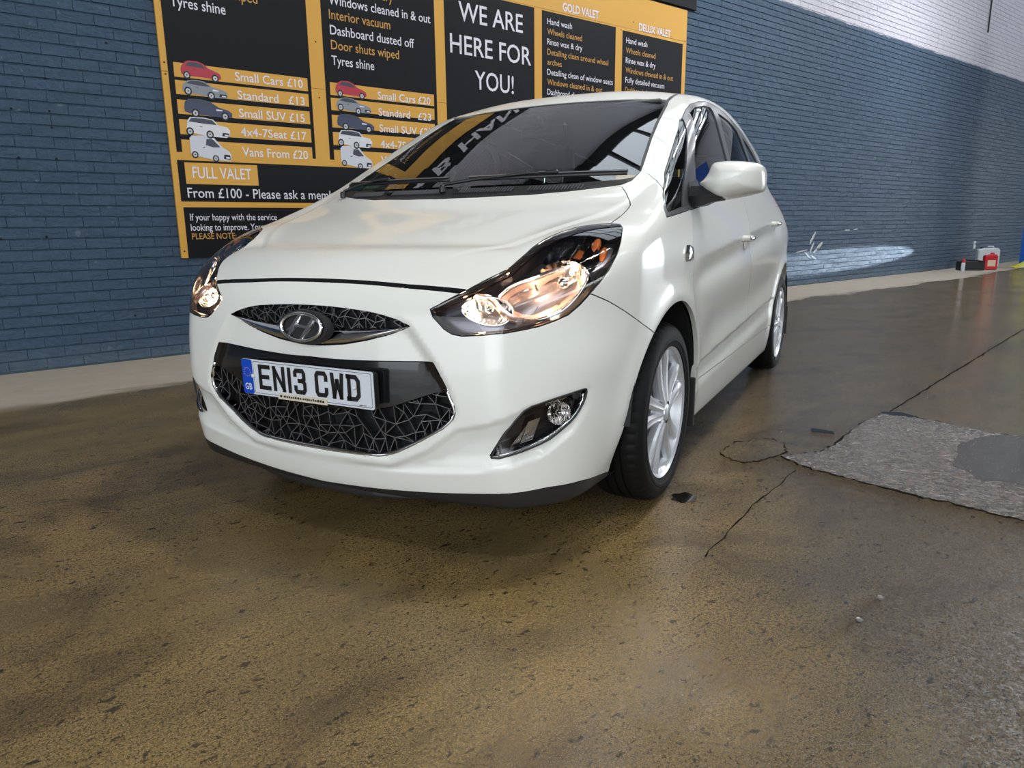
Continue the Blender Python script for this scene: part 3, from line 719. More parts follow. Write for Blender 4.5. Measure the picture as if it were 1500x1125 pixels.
def jerry(name,loc,rz,w,d,h,m,lab,labelm=None):
    t=empty(name,loc,rz); tag(t,lab,'canister')
    mb=MB(); b=.16*w
    prof=[(-w/2,b*.5),(-w/2+b*.5,0),(w/2-b*.5,0),(w/2,b*.5),(w/2,h*.82),(w/2-b*.7,h*.93),(-w/2+b*1.6,h*.93),(-w/2,h*.84)]
    rows=[]
    for s,dd in ((.90,-d/2),(1,-d/2+.03),(1,d/2-.03),(.90,d/2)):
        rows.append([((x)*s,dd,h*.46+(z-h*.46)*s) for x,z in prof])
    mb.grid(rows,close_v=True); i=0
    mb.f.append(tuple(range(8))); mb.f.append(tuple(24+k for k in range(8))[::-1]); mb.mi+=[0,0]
    o=mb.build('body',m,t); bmod=o.modifiers.new('b','BEVEL'); bmod.width=.008; bmod.segments=2
    mb=MB(); mb.tube([(-w*.05,0,h*.90),(-w*.02,0,h*.99),(w*.22,0,h*.99),(w*.25,0,h*.90)],.016,8); mb.build('handle',m,t)
    mb=MB(); mb.lathe([(0,h*.97),(.03,h*.97),(.03,h*.90),(.028,h*.88)],14,'z',(-w*.30,0,0)); mb.build('cap',PLASTIC if m is CANW else CANW,t)
    if labelm: mb=MB(); mb.box((0,-d/2-.001,h*.40),(w*.6,.003,h*.38)); mb.build('label',labelm,t)
    # ground the body
    return t
jerry('canister',(15.42,3.16,0),math.radians(-52),.40,.20,.44,CANW,'large cloudy white plastic canister standing by the wall behind the red one')
jerry('canister',(14.86,2.92,0),math.radians(-48),.24,.14,.32,CANR,'red plastic canister with pale label in front of the white one',CANL)
t=empty('tool_tray',(14.38,3.10,0),math.radians(-48)); tag(t,'low black plastic tray on the floor beside the red canister','tray')
mb=MB(); mb.box((0,0,.01),(.36,.22,.02)); mb.box((-.205,0,.09),(.012,.24,.17)); mb.box((.205,0,.09),(.012,.24,.17)); mb.box((0,-.115,.085),(.42,.012,.16)); mb.box((0,.115,.085),(.42,.012,.16)); mb.build('tray_body',PLASTIC,t)
mb=MB(); mb.tube([(-.19,0,.17),(-.1,0,.20),(.12,0,.19),(.24,-.02,.17)],.014,8); mb.build('handle',PLASTIC,t)
t=empty('spray_can',(14.02,3.10,0)); tag(t,'small white spray can with red top at the left end of the black tray','can')
mb=MB(); mb.lathe([(0,0),(.033,0),(.035,.004),(.035,.15),(.03,.165),(.012,.17)],20); mb.build('can_body',CANW,t,smooth=True,auto=40)
mb=MB(); mb.lathe([(.03,.165),(.031,.20),(.025,.235),(0,.237)],20); mb.build('cap',CANR,t,smooth=True,auto=40)
mb=MB(); mb.box((0,0,.02),(.05,.05,.04)); 
t=empty('wall_socket',(15.9,WY-.012,.45)); tag(t,'small pale switch box low on the wall near the blue post','socket')
mb=MB(); mb.box((0,0,0),(.09,.03,.16),bev=.006); mb.build('box',CANW,t); mb=MB(); mb.box((0,-.018,.02),(.025,.01,.035)); mb.build('switch',PLASTIC,t)

# =====================================================================
# the car: shell sampled from an implicit surface, cut into its panels
# =====================================================================
car=empty('car',(0,0,0),-TH); tag(car,'white five-door hatchback with lit headlamps parked on wet concrete in front of the price board','car')
def grad(P,e=.0015):
    P=np.asarray(P,float); G=np.zeros_like(P)
    for k in range(3):
        d=np.zeros(3); d[k]=e; G[:,k]=F(P+d)-F(P-d)
    return G/np.maximum(np.linalg.norm(G,axis=1,keepdims=True),1e-9)
def on_surf(p,n,rng=.25):
    """point where the line p + t n leaves the shell, with its normal"""
    p=np.array(p,float); n=np.array(n,float); n/=np.linalg.norm(n)
    ts=np.linspace(rng,-rng,120); v=F(p+ts[:,None]*n); i=int(np.argmax(v<0)); hi=ts[max(i-1,0)]; lo=ts[i]
    for _ in range(22):
        m=.5*(lo+hi)
        if F((p+m*n)[None])[0]<0: lo=m
        else: hi=m
    q=p+lo*n; return Vector(q),Vector(grad(q[None])[0])
_P,_F=shell_half(.0135)
bm=bmesh.new(); _V=[bm.verts.new(p) for p in _P]
for f in _F: bm.faces.new([_V[i] for i in f])
bmesh.ops.recalc_face_normals(bm,faces=bm.faces); bm.normal_update()
_c=max(bm.faces,key=lambda f:f.calc_center_median().x)
if _c.normal.x<0: bmesh.ops.reverse_faces(bm,faces=bm.faces); bm.normal_update()
def frame(n):
    n=Vector(n).normalized(); a=(Vector((0,0,1)) if abs(n.z)<.9 else Vector((0,1,0))); a=(a-n*a.dot(n)).normalized(); return n,a,n.cross(a)
CUTS={}
def cut(name,pts,n,closed=True,rng=None,dotmin=.03):
    n,a,b=frame(n); P2=[(Vector(p).dot(a),Vector(p).dot(b)) for p in pts]; CUTS[name]=(n,a,b,P2,dotmin,rng)
    us=[p[0] for p in P2]; vs=[p[1] for p in P2]; m=.03; lo=(min(us)-m,min(vs)-m); hi=(max(us)+m,max(vs)+m)
    loc={}
    def bb(f):
        uv=[(v.co.dot(a),v.co.dot(b)) for v in f.verts]; return (min(u for u,_ in uv),max(u for u,_ in uv),min(v for _,v in uv),max(v for _,v in uv))
    for f in bm.faces:
        if f.normal.dot(n)<dotmin: continue
        c=f.verts[0].co; u,v=c.dot(a),c.dot(b)
        if lo[0]<u<hi[0] and lo[1]<v<hi[1] and (rng is None or rng(c)): loc[f]=bb(f)
    segs=list(zip(pts,pts[1:]+pts[:1] if closed else pts[1:]))
    for A,B in segs:
        A=Vector(A);B=Vector(B); ua,va,ub,vb=A.dot(a),A.dot(b),B.dot(a),B.dot(b); e=1e-4
        u0,u1,v0,v1=min(ua,ub)-e,max(ua,ub)+e,min(va,vb)-e,max(va,vb)+e
        S=[f for f,q in loc.items() if f.is_valid and q[1]>=u0 and q[0]<=u1 and q[3]>=v0 and q[2]<=v1]
        if not S: continue
        pn=(B-A).cross(n)
        if pn.length<1e-9: continue
        pn.normalize(); g=set(S)
        for f in S: g.update(f.edges); g.update(f.verts)
        r=bmesh.ops.bisect_plane(bm,geom=list(g),plane_co=A,plane_no=pn,dist=2e-5)
        for q in r['geom']:
            if isinstance(q,bmesh.types.BMFace): loc[q]=bb(q)
def P3(flat): return [tuple(flat[i:i+3]) for i in range(0,len(flat),3)]
HEAD=[(.409,-.786,.744),(.421,-.792,.724),(.457,-.794,.693),(.481,-.791,.679),(.512,-.786,.675),(.573,-.772,.680),(.623,-.750,.685),(.658,-.722,.691),(.693,-.686,.699),(.721,-.651,.711),(.746,-.615,.725),(.767,-.578,.751),(.785,-.544,.782),(.800,-.511,.810),(.813,-.472,.846),(.818,-.431,.883),(.809,-.376,.920),(.787,-.305,.957),(.770,-.280,.967),(.743,-.291,.969),(.702,-.323,.967),(.663,-.357,.960),(.628,-.409,.945),(.602,-.461,.926),(.588,-.515,.903),(.585,-.580,.875),(.578,-.630,.853),(.558,-.664,.836),(.528,-.698,.817),(.499,-.730,.796),(.459,-.759,.773),(.426,-.778,.753)]
NH=(.5,-.65,.57); cut('head',HEAD,NH)
FOG=[(.586,-.775,.338),(.627,-.761,.409),(.671,-.731,.470),(.700,-.70,.485),(.736,-.659,.497),(.770,-.605,.508),(.785,-.577,.512),(.788,-.571,.503),(.782,-.581,.473),(.767,-.606,.436),(.748,-.636,.411),(.718,-.676,.382),(.683,-.714,.364),(.638,-.751,.347)]
cut('fog',FOG,(.6,-.8,0))
GR=[(-.05,-.85,.588),(.092,-.847,.586),(.227,-.838,.590),(.337,-.825,.595),(.425,-.811,.599),(.453,-.809,.553),(.470,-.808,.518),(.486,-.804,.482),(.489,-.803,.462),(.482,-.803,.442),(.451,-.808,.412),(.375,-.818,.366),(.315,-.823,.334),(.288,-.825,.321),(.262,-.826,.312),(.230,-.827,.307),(.170,-.833,.305),(.058,-.838,.303),(-.05,-.837,.303)]
front=lambda c:c.y<-.5
cut('grille',GR,(0,-1,0),rng=front)
EYE=[(-.05,-.82,.741),(.072,-.821,.740),(.147,-.819,.736),(.219,-.816,.730),(.265,-.814,.722),(.311,-.812,.711),(.352,-.81,.696),(.313,-.818,.680),(.270,-.825,.665),(.203,-.834,.648),(.132,-.84,.634),(.057,-.844,.626),(-.05,-.845,.622)]
cut('eye',EYE,(0,-1,0),rng=front)
WA=[(0,-.10,1.058),(.158,-.09,1.061),(.349,-.054,1.065),(.476,-.006,1.075),(.556,.035,1.084),(.619,.070,1.092),(.643,.085,1.098)]
WB=[(.666,.122,1.11),(.674,.184,1.14),(.657,.289,1.196),(.623,.481,1.298),(.600,.650,1.386),(.580,.823,1.47),(.570,.876,1.497),(.545,.889,1.505),(.432,.879,1.514),(.259,.858,1.519),(.081,.849,1.523),(-.05,.848,1.523)]
NW=(0,-.5,.87); top=lambda c:c.z>.95 and c.y<1.1
cut('ws',[(-.05,-.10,1.058)]+WA+WB,NW,rng=top)
WCUT=[(-.05,-.02,1.09),(.158,-.012,1.1),(.349,.022,1.1),(.476,.062,1.1),(.556,.095,1.11),(.619,.125,1.11),(.664,.150,1.13)]
WG=WCUT+[(.6715,.19,1.14),(.646,.289,1.196),(.612,.481,1.298),(.588,.650,1.386),(.568,.823,1.47),(.556,.862,1.49),(.432,.862,1.51),(.259,.842,1.515),(.081,.833,1.518),(-.05,.832,1.518)]
cut('glass',WG,NW,rng=top)
HD=[(-.05,-.757,.815),(.033,-.757,.815),(.176,-.754,.812),(.309,-.750,.806),(.430,-.739,.801),(.489,-.733,.797),(.538,-.746,.769),(.612,-.647,.837),(.66,-.518,.898),(.72,-.40,.944),(.745,-.29,.968),(.738,-.189,.992),(.733,-.104,1.013),(.727,-.060,1.025),(.712,-.025,1.040),(.679,.037,1.063),(.650,.072,1.09)]+WA[::-1][1:]+[(-.05,-.10,1.058)]
NHD=(0,-.6,.8); hz=lambda c:c.z>.7 and c.y<.4
cut('hood',HD,NHD,rng=hz)
HG=[(-.05,-.765,.802),(.033,-.765,.802),(.176,-.762,.800),(.309,-.758,.794),(.430,-.748,.789),(.489,-.742,.784),(.55,-.76,.78)]
cut('hoodgap',HG+[(.55,-.70,.84),(-.05,-.70,.84)],NHD,rng=hz)
BF=[(.72,-.66,.80),(.788,-.538,.775),(.813,-.479,.751),(.836,-.419,.721),(.852,-.361,.691),(.866,-.286,.656),(.87,-.2,.62)]
NB=(.707,-.707,0); cut('bumper',BF,NB,closed=False,rng=lambda c:c.y<.1)
side=lambda c:c.x>.45
def circ(y0,z0,r,n=56): return [(.86,y0+r*math.cos(2*math.pi*k/n),z0+r*math.sin(2*math.pi*k/n)) for k in range(n)]
cut('archF',circ(0,.322,.385),(1,0,0),rng=side); cut('archR',circ(2.615,.322,.385),(1,0,0),rng=side)
yz=lambda L,x=.8:[(x,y,z) for y,z in L]
DLO=yz([(-.05,.986),(-.03,1.013),(.055,1.06),(.169,1.114),(.367,1.22),(.527,1.305),(.678,1.384),(.791,1.439),(.87,1.473),(.947,1.493),(1.05,1.503),(1.18,1.501),(1.33,1.486),(1.49,1.461),(1.67,1.436),(1.83,1.409),(2.02,1.37),(2.22,1.325),(2.42,1.27),(2.50,1.235),(2.42,1.212),(2.0,1.172),(1.5,1.130),(1.1,1.092),(.722,1.057),(.45,1.033),(.227,1.012)])
cut('dlo',DLO,(1,0,0),rng=side)
QG=yz([(-.012,1.004),(.187,1.029),(.205,1.045),(.289,1.115),(.450,1.235),(.695,1.391),(.683,1.388),(.529,1.305),(.336,1.201),(.149,1.103),(.03,1.043),(-.005,1.02)])
FG=yz([(.475,1.050),(.45,1.12),(.52,1.225),(.65,1.33),(.775,1.424),(.857,1.457),(.942,1.473),(1.035,1.474),(1.05,1.455),(1.07,1.39),(1.11,1.25),(1.155,1.108),(.8,1.078)])
RG=yz([(1.145,1.465),(1.35,1.452),(1.52,1.425),(1.585,1.39),(1.66,1.33),(1.78,1.24),(1.89,1.178),(1.6,1.153),(1.225,1.115),(1.19,1.25),(1.155,1.39)])
RQ=yz([(1.68,1.405),(1.85,1.375),(2.1,1.325),(2.36,1.262),(2.30,1.222),(1.98,1.192),(1.86,1.255),(1.74,1.345)])
for k,L in (('qg',QG),('fg',FG),('rg',RG),('rq',RQ)): cut(k,L,(1,0,0),rng=side)
DF=[(.25,1.02),(.195,.90),(.21,.76),(.29,.587),(.385,.45),(.42,.345)]
DM=[(1.24,1.11),(1.245,1.05),(1.27,.95),(1.31,.86),(1.37,.74),(1.43,.60),(1.45,.50),(1.44,.42),(1.425,.345)]
DR=[(2.47,1.23),(2.475,1.08),(2.45,.92),(2.38,.80),(2.27,.715),(2.15,.58),(2.07,.44),(2.04,.345)]
cut('fdoor',yz(DF+DM[::-1]),(1,0,0),rng=side); cut('rdoor',yz(DM+DR[::-1]),(1,0,0),rng=side)
cut('fill',yz([(1.02,1.02)]*0+[(2.35,.93),(2.50,.93),(2.50,1.06),(2.35,1.06)]),(1,0,0),rng=side)
PG_=[(.655,.175,1.16),(.669,.193,1.145),(.704,.194,1.139),(.739,.168,1.119),(.784,.111,1.088),(.80,.070,1.065),(.82,.04,1.04)]
bmesh.ops.bisect_plane(bm,geom=list(bm.faces)+list(bm.edges)+list(bm.verts),plane_co=(0,0,.184),plane_no=(0,0,1),dist=1e-5)
SK=[(-.05,-.81,.186),(0,-.81,.186),(.2,-.80,.195),(.4,-.79,.208),(.59,-.75,.226),(.70,-.66,.236),(.76,-.55,.229),(.79,-.42,.206),(.79,-.33,.190),(.80,-.28,.183)]
cut('skirt',SK,(.707,-.707,0),closed=False,rng=lambda c:c.y<-.2 and c.z<.3)
NP=(.6,0,.8); cut('pillar',PG_,NP,closed=False,rng=lambda c:c.z>1.0 and c.y<.4 and c.x>.6)
RO=[(-.05,.80,1.6),(.571,.84,1.6),(.578,1.1,1.6),(.582,1.6,1.6),(.568,2.3,1.5),(.54,3.06,1.5),(-.05,3.09,1.5)]
RI=[(-.05,.80,1.6),(.557,.84,1.6),(.564,1.1,1.6),(.568,1.6,1.6),(.554,2.3,1.5),(.53,3.05,1.5),(-.05,3.09,1.5)]
rf=lambda c:c.z>1.35
cut('roofo',RO,(0,0,1),rng=rf); cut('roofi',RI,(0,0,1),rng=rf)
cut('tail',yz([(2.60,1.10),(2.72,1.16),(3.3,1.15),(3.3,.95),(2.80,.93),(2.66,.98)]),(1,0,0),rng=lambda c:c.y>2.5)
rr_=lambda c:c.y>2.8
cut('gate',[(-.05,3,.52),(.60,3,.52),(.62,3,.9),(.60,3,1.2),(.53,3,1.47),(-.05,3,1.48)],(0,1,0),rng=rr_)
cut('rwin',[(-.05,3,1.09),(.50,3,1.09),(.53,3,1.14),(.47,3,1.41),(-.05,3,1.42)],(0,1,0),rng=rr_)
cut('rbump',[(.9,3.0,.60),(.8,3.2,.60),(.0,3.3,.52),(-.05,3.3,.52)],(0.5,.8,0),closed=False,rng=rr_)
cut('fillerflap',yz([(2.30,.96)]*0+[(.095,.838),(.168,.840),(.160,.886),(.112,.892)]),(1,0,0),rng=side)
bm.normal_update()
FACES=list(bm.faces); CEN=np.array([f.calc_center_median()[:] for f in FACES]); NRM=np.array([f.normal[:] for f in FACES])
def inside(name,pts=None):
    n,a,b,P2,dm,rng=CUTS[name]; a=np.array(a);b=np.array(b); u=CEN@a; v=CEN@b
    if pts is not None: P2=[(Vector(p).dot(Vector(a)),Vector(p).dot(Vector(b))) for p in pts]
    m=NRM@np.array(n)>dm; ins=np.zeros(len(u),bool); k=len(P2)
    for i in range(k):
        (ax,az),(bx,bz)=P2[i],P2[(i+1)%k]
        if az==bz: continue
        ins^=((az>v)!=(bz>v))&(u<(bx-ax)*(v-az)/(bz-az)+ax)
    return ins&m
x_,y_,z_=CEN.T; LAB=np.zeros(len(FACES),int)
def setl(v,m): LAB[(LAB==0)&m]=v
setl(5,inside('archF')&(x_>.45)); setl(5,inside('archR')&(x_>.45))
setl(26,(z_<.184)|((y_<-.28)&(z_<np.interp(x_+y_,[p[0]+p[1] for p in SK],[p[2] for p in SK]))))
setl(1,inside('head')&(y_<0)); setl(2,inside('fog')&(y_<-.4)); setl(3,inside('grille')&(y_<-.5)); setl(4,inside('eye')&(y_<-.5))
setl(6,inside('glass')&(z_>1.0)&(y_<1.0)); setl(7,inside('ws')&(z_>.98)&(y_<1.0))
setl(8,inside('hood')&(z_>.7)&(y_<.4)); setl(25,inside('hoodgap')&(z_>.7)&(y_<-.6)&(x_<.5))
sd=(x_>.45)
for k,l in (('qg',20),('fg',21),('rg',22),('rq',23),('dlo',24)): setl(l,inside(k)&sd)
setl(28,inside('fillerflap')&sd)
BP=[(-1.2*.707,-1.2*-.707,0)]
def uz(L):  # points given as (x+y, z)
    return [(u/2+.3,u/2-.3,z) for u,z in L]
setl(9,inside('bumper',uz([(-1.3,0),(.72,0),(.72,.60),(.58,.656),(.491,.691),(.417,.721),(.334,.751),(.25,.775),(.06,.80),(-.1,.84),(-1.3,.84)]))&(y_<.05))
setl(18,inside('tail')&(y_>2.55))
setl(17,inside('rwin')&(y_>2.8)); setl(16,inside('gate')&(y_>2.8))
setl(19,(y_>2.9)&(z_<.60)|((y_>3.0)&(z_<.60)))
setl(11,inside('fdoor')&sd); setl(12,inside('rdoor')&sd)
setl(10,inside('pillar',[(0,-.7,.75),(0,.19,.75)]+PG_[1:6]+[(.86,.25,1.02)]+yz(DF[1:],.875)+[(.86,.42,.10),(.86,-.7,.10)])&(y_<.6))
setl(13,sd&(z_<.345)&(y_>.4)&(y_<2.4))
setl(15,inside('roofi')&(z_>1.35)); setl(27,inside('roofo')&(z_>1.35))
setl(14,np.ones(len(FACES),bool))
for f,l in zip(FACES,LAB): f.material_index=int(l)
BYL={}
for f,l in zip(FACES,LAB): BYL.setdefault(int(l),[]).append(f)
def part(name,labs,mats,mode='C',gap=.0017,depth=.012,off=0.,parent=None,flangemat=None,thick=None,grp=None):
    """panel made of all faces with the given labels: shrunk by the gap, with a folded-in edge"""
    fs=[f for l in labs for f in BYL.get(l,[])]; fset=set(fs)
    if not fs: print('EMPTY PART',name); return []
    vi={};co=[]
    for f in fs:
        for v in f.verts:
            if v not in vi: vi[v]=len(co); co.append(v.co[:])
    C0=np.array(co); NN=grad(C0); cen0=np.abs(C0[:,0])<1e-5
    if mode=='C': NN[cen0,0]=0; NN/=np.linalg.norm(NN,axis=1,keepdims=True)
    polys=[[vi[v] for v in f.verts] for f in fs]
    T=np.zeros_like(C0); bed=[]
    for f in fs:
        vs=list(f.verts); fn=np.array(f.normal[:])
        for a,b in zip(vs,vs[1:]+vs[:1]):
            e=bm.edges.get((a,b)); 
            if e is None: continue
            if sum(1 for q in e.link_faces if q in fset)==1:
                ia,ib=vi[a],vi[b]
                if mode=='C' and cen0[ia] and cen0[ib]: continue
                d=C0[ib]-C0[ia]; q=np.cross(fn,d); l=np.linalg.norm(q)
                if l<1e-9: continue
                q/=l; T[ia]+=q*np.linalg.norm(d); T[ib]+=q*np.linalg.norm(d); bed.append((ia,ib))
    bl=np.linalg.norm(T,axis=1); T[bl>0]/=bl[bl>0][:,None]
    if mode=='C': T[cen0,0]=0
    C1=C0+T*gap+NN*off
    out=[]
    def make(sgn):
        """vertex arrays for one half"""
        V=C1.copy(); Nn=NN.copy()
        if sgn<0: V[:,0]*=-1; Nn[:,0]*=-1
        return V,Nn
    def finish(V,Nn,PL,bedges,nm,flip):
        n0=len(V); bv=sorted({i for e in bedges for i in e}); mp={v:n0+k for k,v in enumerate(bv)}
        fl=V[bv]-Nn[bv]*depth; VV=np.vstack([V,fl]) if bv else V
        PF=[p[::-1] for p in PL] if flip else PL
        quads=[(a,mp[a],mp[b],b) for a,b in bedges]
        if flip: quads=[q[::-1] for q in quads]
        me=bpy.data.meshes.new(nm); me.from_pydata(VV.tolist(),[],[tuple(p) for p in PF]+quads)
        for m in (mats if isinstance(mats,(list,tuple)) else [mats]): me.materials.append(m)
        if flangemat: me.materials.append(flangemat)
        LN=[]
        for p in PF: LN+= [tuple(Nn[i]) for i in p]
        fm=[0]*len(PF)+([1 if flangemat else 0]*len(quads))
        me.polygons.foreach_set('material_index',fm); me.polygons.foreach_set('use_smooth',[True]*len(me.polygons))
        me.update()
        for p in me.polygons[len(PF):]:
            for _ in p.loop_indices: LN.append(tuple(p.normal))
        me.normals_split_custom_set(LN)
        o=bpy.data.objects.new(nm,me); link(o,parent or car); out.append(o); return o
    if mode=='C':
        V1,N1=make(1); V2,N2=make(-1); n=len(V1); mp2=[i if cen0[i] else None for i in range(n)]; ex=[]; 
        k=n
        for i in range(n):
            if mp2[i] is None: mp2[i]=k; k+=1; ex.append(i)
        V=np.vstack([V1,V2[ex]]); Nn=np.vstack([N1,N2[ex]])
        PL=polys+[[mp2[i] for i in reversed(p)] for p in polys]
        bd=bed+[(mp2[b],mp2[a]) for a,b in bed]
        finish(V,Nn,PL,bd,name,False)
    else:
        V,Nn=make(1); finish(V,Nn,polys,bed,name,False)
        V,Nn=make(-1); finish(V,Nn,polys,bed,name,True)
    return out
bonnet=part('bonnet',[8],PAINT,depth=.018,flangemat=DARK)[0]  # bonnet and bumper edges coloured dark, shade put into the gap
front_bumper=part('front_bumper',[9],PAINT,depth=.016,flangemat=DARK)[0]
fenders=part('front_wing',[10],PAINT,'LR',depth=.017)
fdoors=part('front_door',[11],PAINT,'LR',gap=.002,depth=.012)
rdoors=part('rear_door',[12],PAINT,'LR',gap=.002,depth=.012)
part('side_sill',[13],PAINT,'LR',depth=.02)
part('body_side',[14],PAINT,'LR',depth=.03)
part('roof',[15],PAINT,depth=.01)
part('roof_moulding',[27],PLASTIC,'LR',gap=.0005,depth=.01,off=-.004)
part('tailgate',[16],PAINT); part('rear_window',[17],SGLASS,gap=.001,depth=.003)
part('rear_bumper',[19],PAINT,depth=.02)
tl=part('tail_lamp',[18],REDL,'LR',depth=.03,off=.002)
windscreen=part('windscreen',[6],WGLASS,gap=0,depth=.003,off=-.003)[0]
part('screen_surround',[7],PLASTIC,gap=.001,depth=.01,off=-.002)
for nm,l in (('quarter_window',20),('front_side_window',21),('rear_side_window',22),('rear_quarter_window',23)): part(nm,[l],SGLASS,'LR',gap=0,depth=.003,off=-.006)
part('window_frame',[24],GREYTRIM,'LR',gap=.0012,depth=.012,off=-.001)
part('bonnet_gap_shade',[25],DARK,gap=0,depth=.04,off=-.03)  # gap floor coloured dark for the shade inside
part('underbody',[26],PLASTIC,gap=.0,depth=.002)
rep=part('side_repeater',[28],LENS,'LR',gap=.0,depth=.006,off=.009)
for o in rep: 
    o['label']='clear side repeater lamp'
LIN=[8,9,10,11,12,13,14,15,16,19,25,7]
def lining():  # cabin trim, plus an unseen shell added behind the panels to block light
    fs=[f for l in LIN for f in BYL.get(l,[])]; vi={};co=[]
    for f in fs:
        for v in f.verts:
            if v not in vi: vi[v]=len(co); co.append(v.co[:])
    C=np.array(co); Nn=grad(C); V=C-Nn*.034; V[np.abs(C[:,0])<1e-5,0]=0
    PL=[tuple(vi[v] for v in f.verts) for f in fs]; n=len(V); V2=V*[-1,1,1]
    me=bpy.data.meshes.new('inner_lining'); me.from_pydata(np.vstack([V,V2]).tolist(),[],PL+[tuple(n+i for i in reversed(p)) for p in PL]); me.materials.append(DARK); me.materials.append(BEIGE)
    mi=[1 if (f.calc_center_median().z>1.0 and f.calc_center_median().y>.15) else 0 for f in fs]; me.polygons.foreach_set('material_index',mi+mi)
    o=bpy.data.objects.new('inner_lining',me); link(o,car); return o
lining()

# =====================================================================
# car details
# =====================================================================
def surf_ys(X,Z):
    X=np.asarray(X,float); Z=np.asarray(Z,float); lo=np.full(X.shape,-1.0); hi=np.full(X.shape,-.45)
    for _ in range(26):
        m=.5*(lo+hi); v=F(np.stack([X,m,Z],-1))<0; hi=np.where(v,m,hi); lo=np.where(v,lo,m)
    return hi
def sy(x,z): return float(surf_ys(np.array([x]),np.array([z]))[0])
def cp(name,mb,m,parent=None,smooth=False,auto=None,label=None):
    o=mb.build(name,m,parent or car,smooth=smooth,auto=auto)
    if label: o['label']=label
    return o
def sag(pts,off,n=None):
    """move points along the shell normal"""
    A=np.array([p[:] for p in pts]); G=grad(A); return [Vector(a+g*off) for a,g in zip(A,G)]
# ---------- wheels ----------
def make_wheel():
    mb=MB(); mb.lathe([(.205,-.19),(.215,-.19),(.209,-.16),(.196,-.13),(.196,-.08),(.214,-.035),(.222,-.014),(.2325,-.008),(.2325,-.018),(.226,-.03)],72,'x')
    for s in range(5):
        for q in (-1,1):
            a0=math.pi/2+s*2*math.pi/5+math.radians(4); rows=[]
            A0=Vector((0,math.cos(a0),math.sin(a0))); T0=Vector((0,-math.sin(a0),math.cos(a0)))
            ca=(A0*.219+T0*q*.046); cb=(A0*.036+T0*q*.014); dr_=(ca-cb).normalized(); tg_=Vector((0,-dr_.z,dr_.y))
            for k in range(9):
                t=k/8; r=.040+t*(.2165-.040)
                ang=a0+q*math.radians(9+9.5*t) if r>.06 else a0+q*math.radians(14)
                off=q*(.010*(1-t))/max(r,.03)*0
                ang=a0+q*(.023*(1-t)+.062*t)/max(r,.05)*(.9)
                w=.0130+.0150*t; h=-.012-.006*math.sin(math.pi*t)-.008*t
                th=.018+.012*(1-t)
                c,sn=math.cos(ang),math.sin(ang); rad=Vector((0,c,sn)); tan=Vector((0,-sn,c))
                prof=[(-w,-th),(-w,-.003),(-w*.45,.0045),(0,.0025),(w*.45,.0045),(w,-.003),(w,-th)]
                cc_=cb.lerp(ca,t); rows.append([cc_+tg_*u+Vector((h+v,0,0)) for u,v in prof])
            mb.grid(rows)
    mb.lathe([(.0,-.012),(.030,-.012),(.046,-.016),(.062,-.026),(.070,-.045),(.060,-.06)],40,'x')
    w=mb.build('wheel',ALLOY,car,smooth=True,auto=38)
    mb=MB(); n=216; prof=[(.222,-.020),(.2345,-.008),(.2360,-.004),(.243,-.003),(.252,.0),(.2535,.0015),(.262,.0015),(.264,0),(.278,-.0005),(.290,-.004),(.301,-.011),(.3075,-.019),(.3125,-.028),(.3165,-.042),(.3175,-.050),(.3175,-.064),(.310,-.066),(.310,-.072),(.3175,-.074),(.318,-.095),(.3105,-.097),(.3105,-.103),(.318,-.105),(.3175,-.128),(.310,-.130),(.310,-.136),(.3175,-.138),(.3160,-.160),(.312,-.178),(.302,-.192),(.28,-.2),(.25,-.2),(.225,-.186)]
    rows=[]
    for (r,h) in prof:
        row=[]
        for k in range(n):
            a=2*math.pi*k/n; d=0
            if (-.062<h<-.012) and r>.3: d=-.0035 if k%4==3 else 0
            if -.178<h<-.138 and r>.3: d=-.0035 if k%4==1 else 0
            row.append((h,(r+d)*math.cos(a),(r+d)*math.sin(a)))
        rows.append(row)
    mb.grid(rows,close_v=True); mb.build('tyre',RUBBER,w,smooth=True,auto=24)
    mb=MB(); mb.lathe([(.03,-.085),(.135,-.085),(.135,-.105),(.03,-.105)],40,'x'); mb.build('brake_disc',mat('brake_steel',(.25,.25,.26),.4,1),w,smooth=True,auto=30)
    mb=MB(); mb.lathe([(.0,-.108),(.186,-.108),(.190,-.12)],40,'x'); mb.build('spoke_gap_shade',DARK,w)  # dark disc added behind the spokes for shade in their gaps
    mb=MB(); mb.lathe([(0,-.004),(.024,-.0045),(.029,-.007),(.030,-.012)],28,'x'); mb.build('hub_cap',ALLOY,w,smooth=True,auto=40)
    for s in range(5):
        a=math.pi/2+(s+.5)*2*math.pi/5+math.radians(4); c=(0,.052*math.cos(a),.052*math.sin(a))
        mb=MB(); mb.lathe([(0,-.014),(.007,-.014),(.0095,-.017),(.0095,-.035)],6,'x',c); mb.build('wheel_nut',CHROME,w)
    return w
w0=make_wheel()
def copy_tree(o,parent):
    c=o.copy(); COL.objects.link(c); c.parent=parent
    for ch in list(o.children): d=ch.copy(); COL.objects.link(d); d.parent=c
    return c
def put_wheel(w,x,y,rz,rx): w.location=(x,y,.3165); w.rotation_euler=(rx,0,rz)
put_wheel(w0,.8665,0,0,math.radians(2)); put_wheel(copy_tree(w0,car),.8665,2.615,0,math.radians(25))
put_wheel(copy_tree(w0,car),-.8665,0,math.pi,0); put_wheel(copy_tree(w0,car),-.8665,2.615,math.pi,.4)
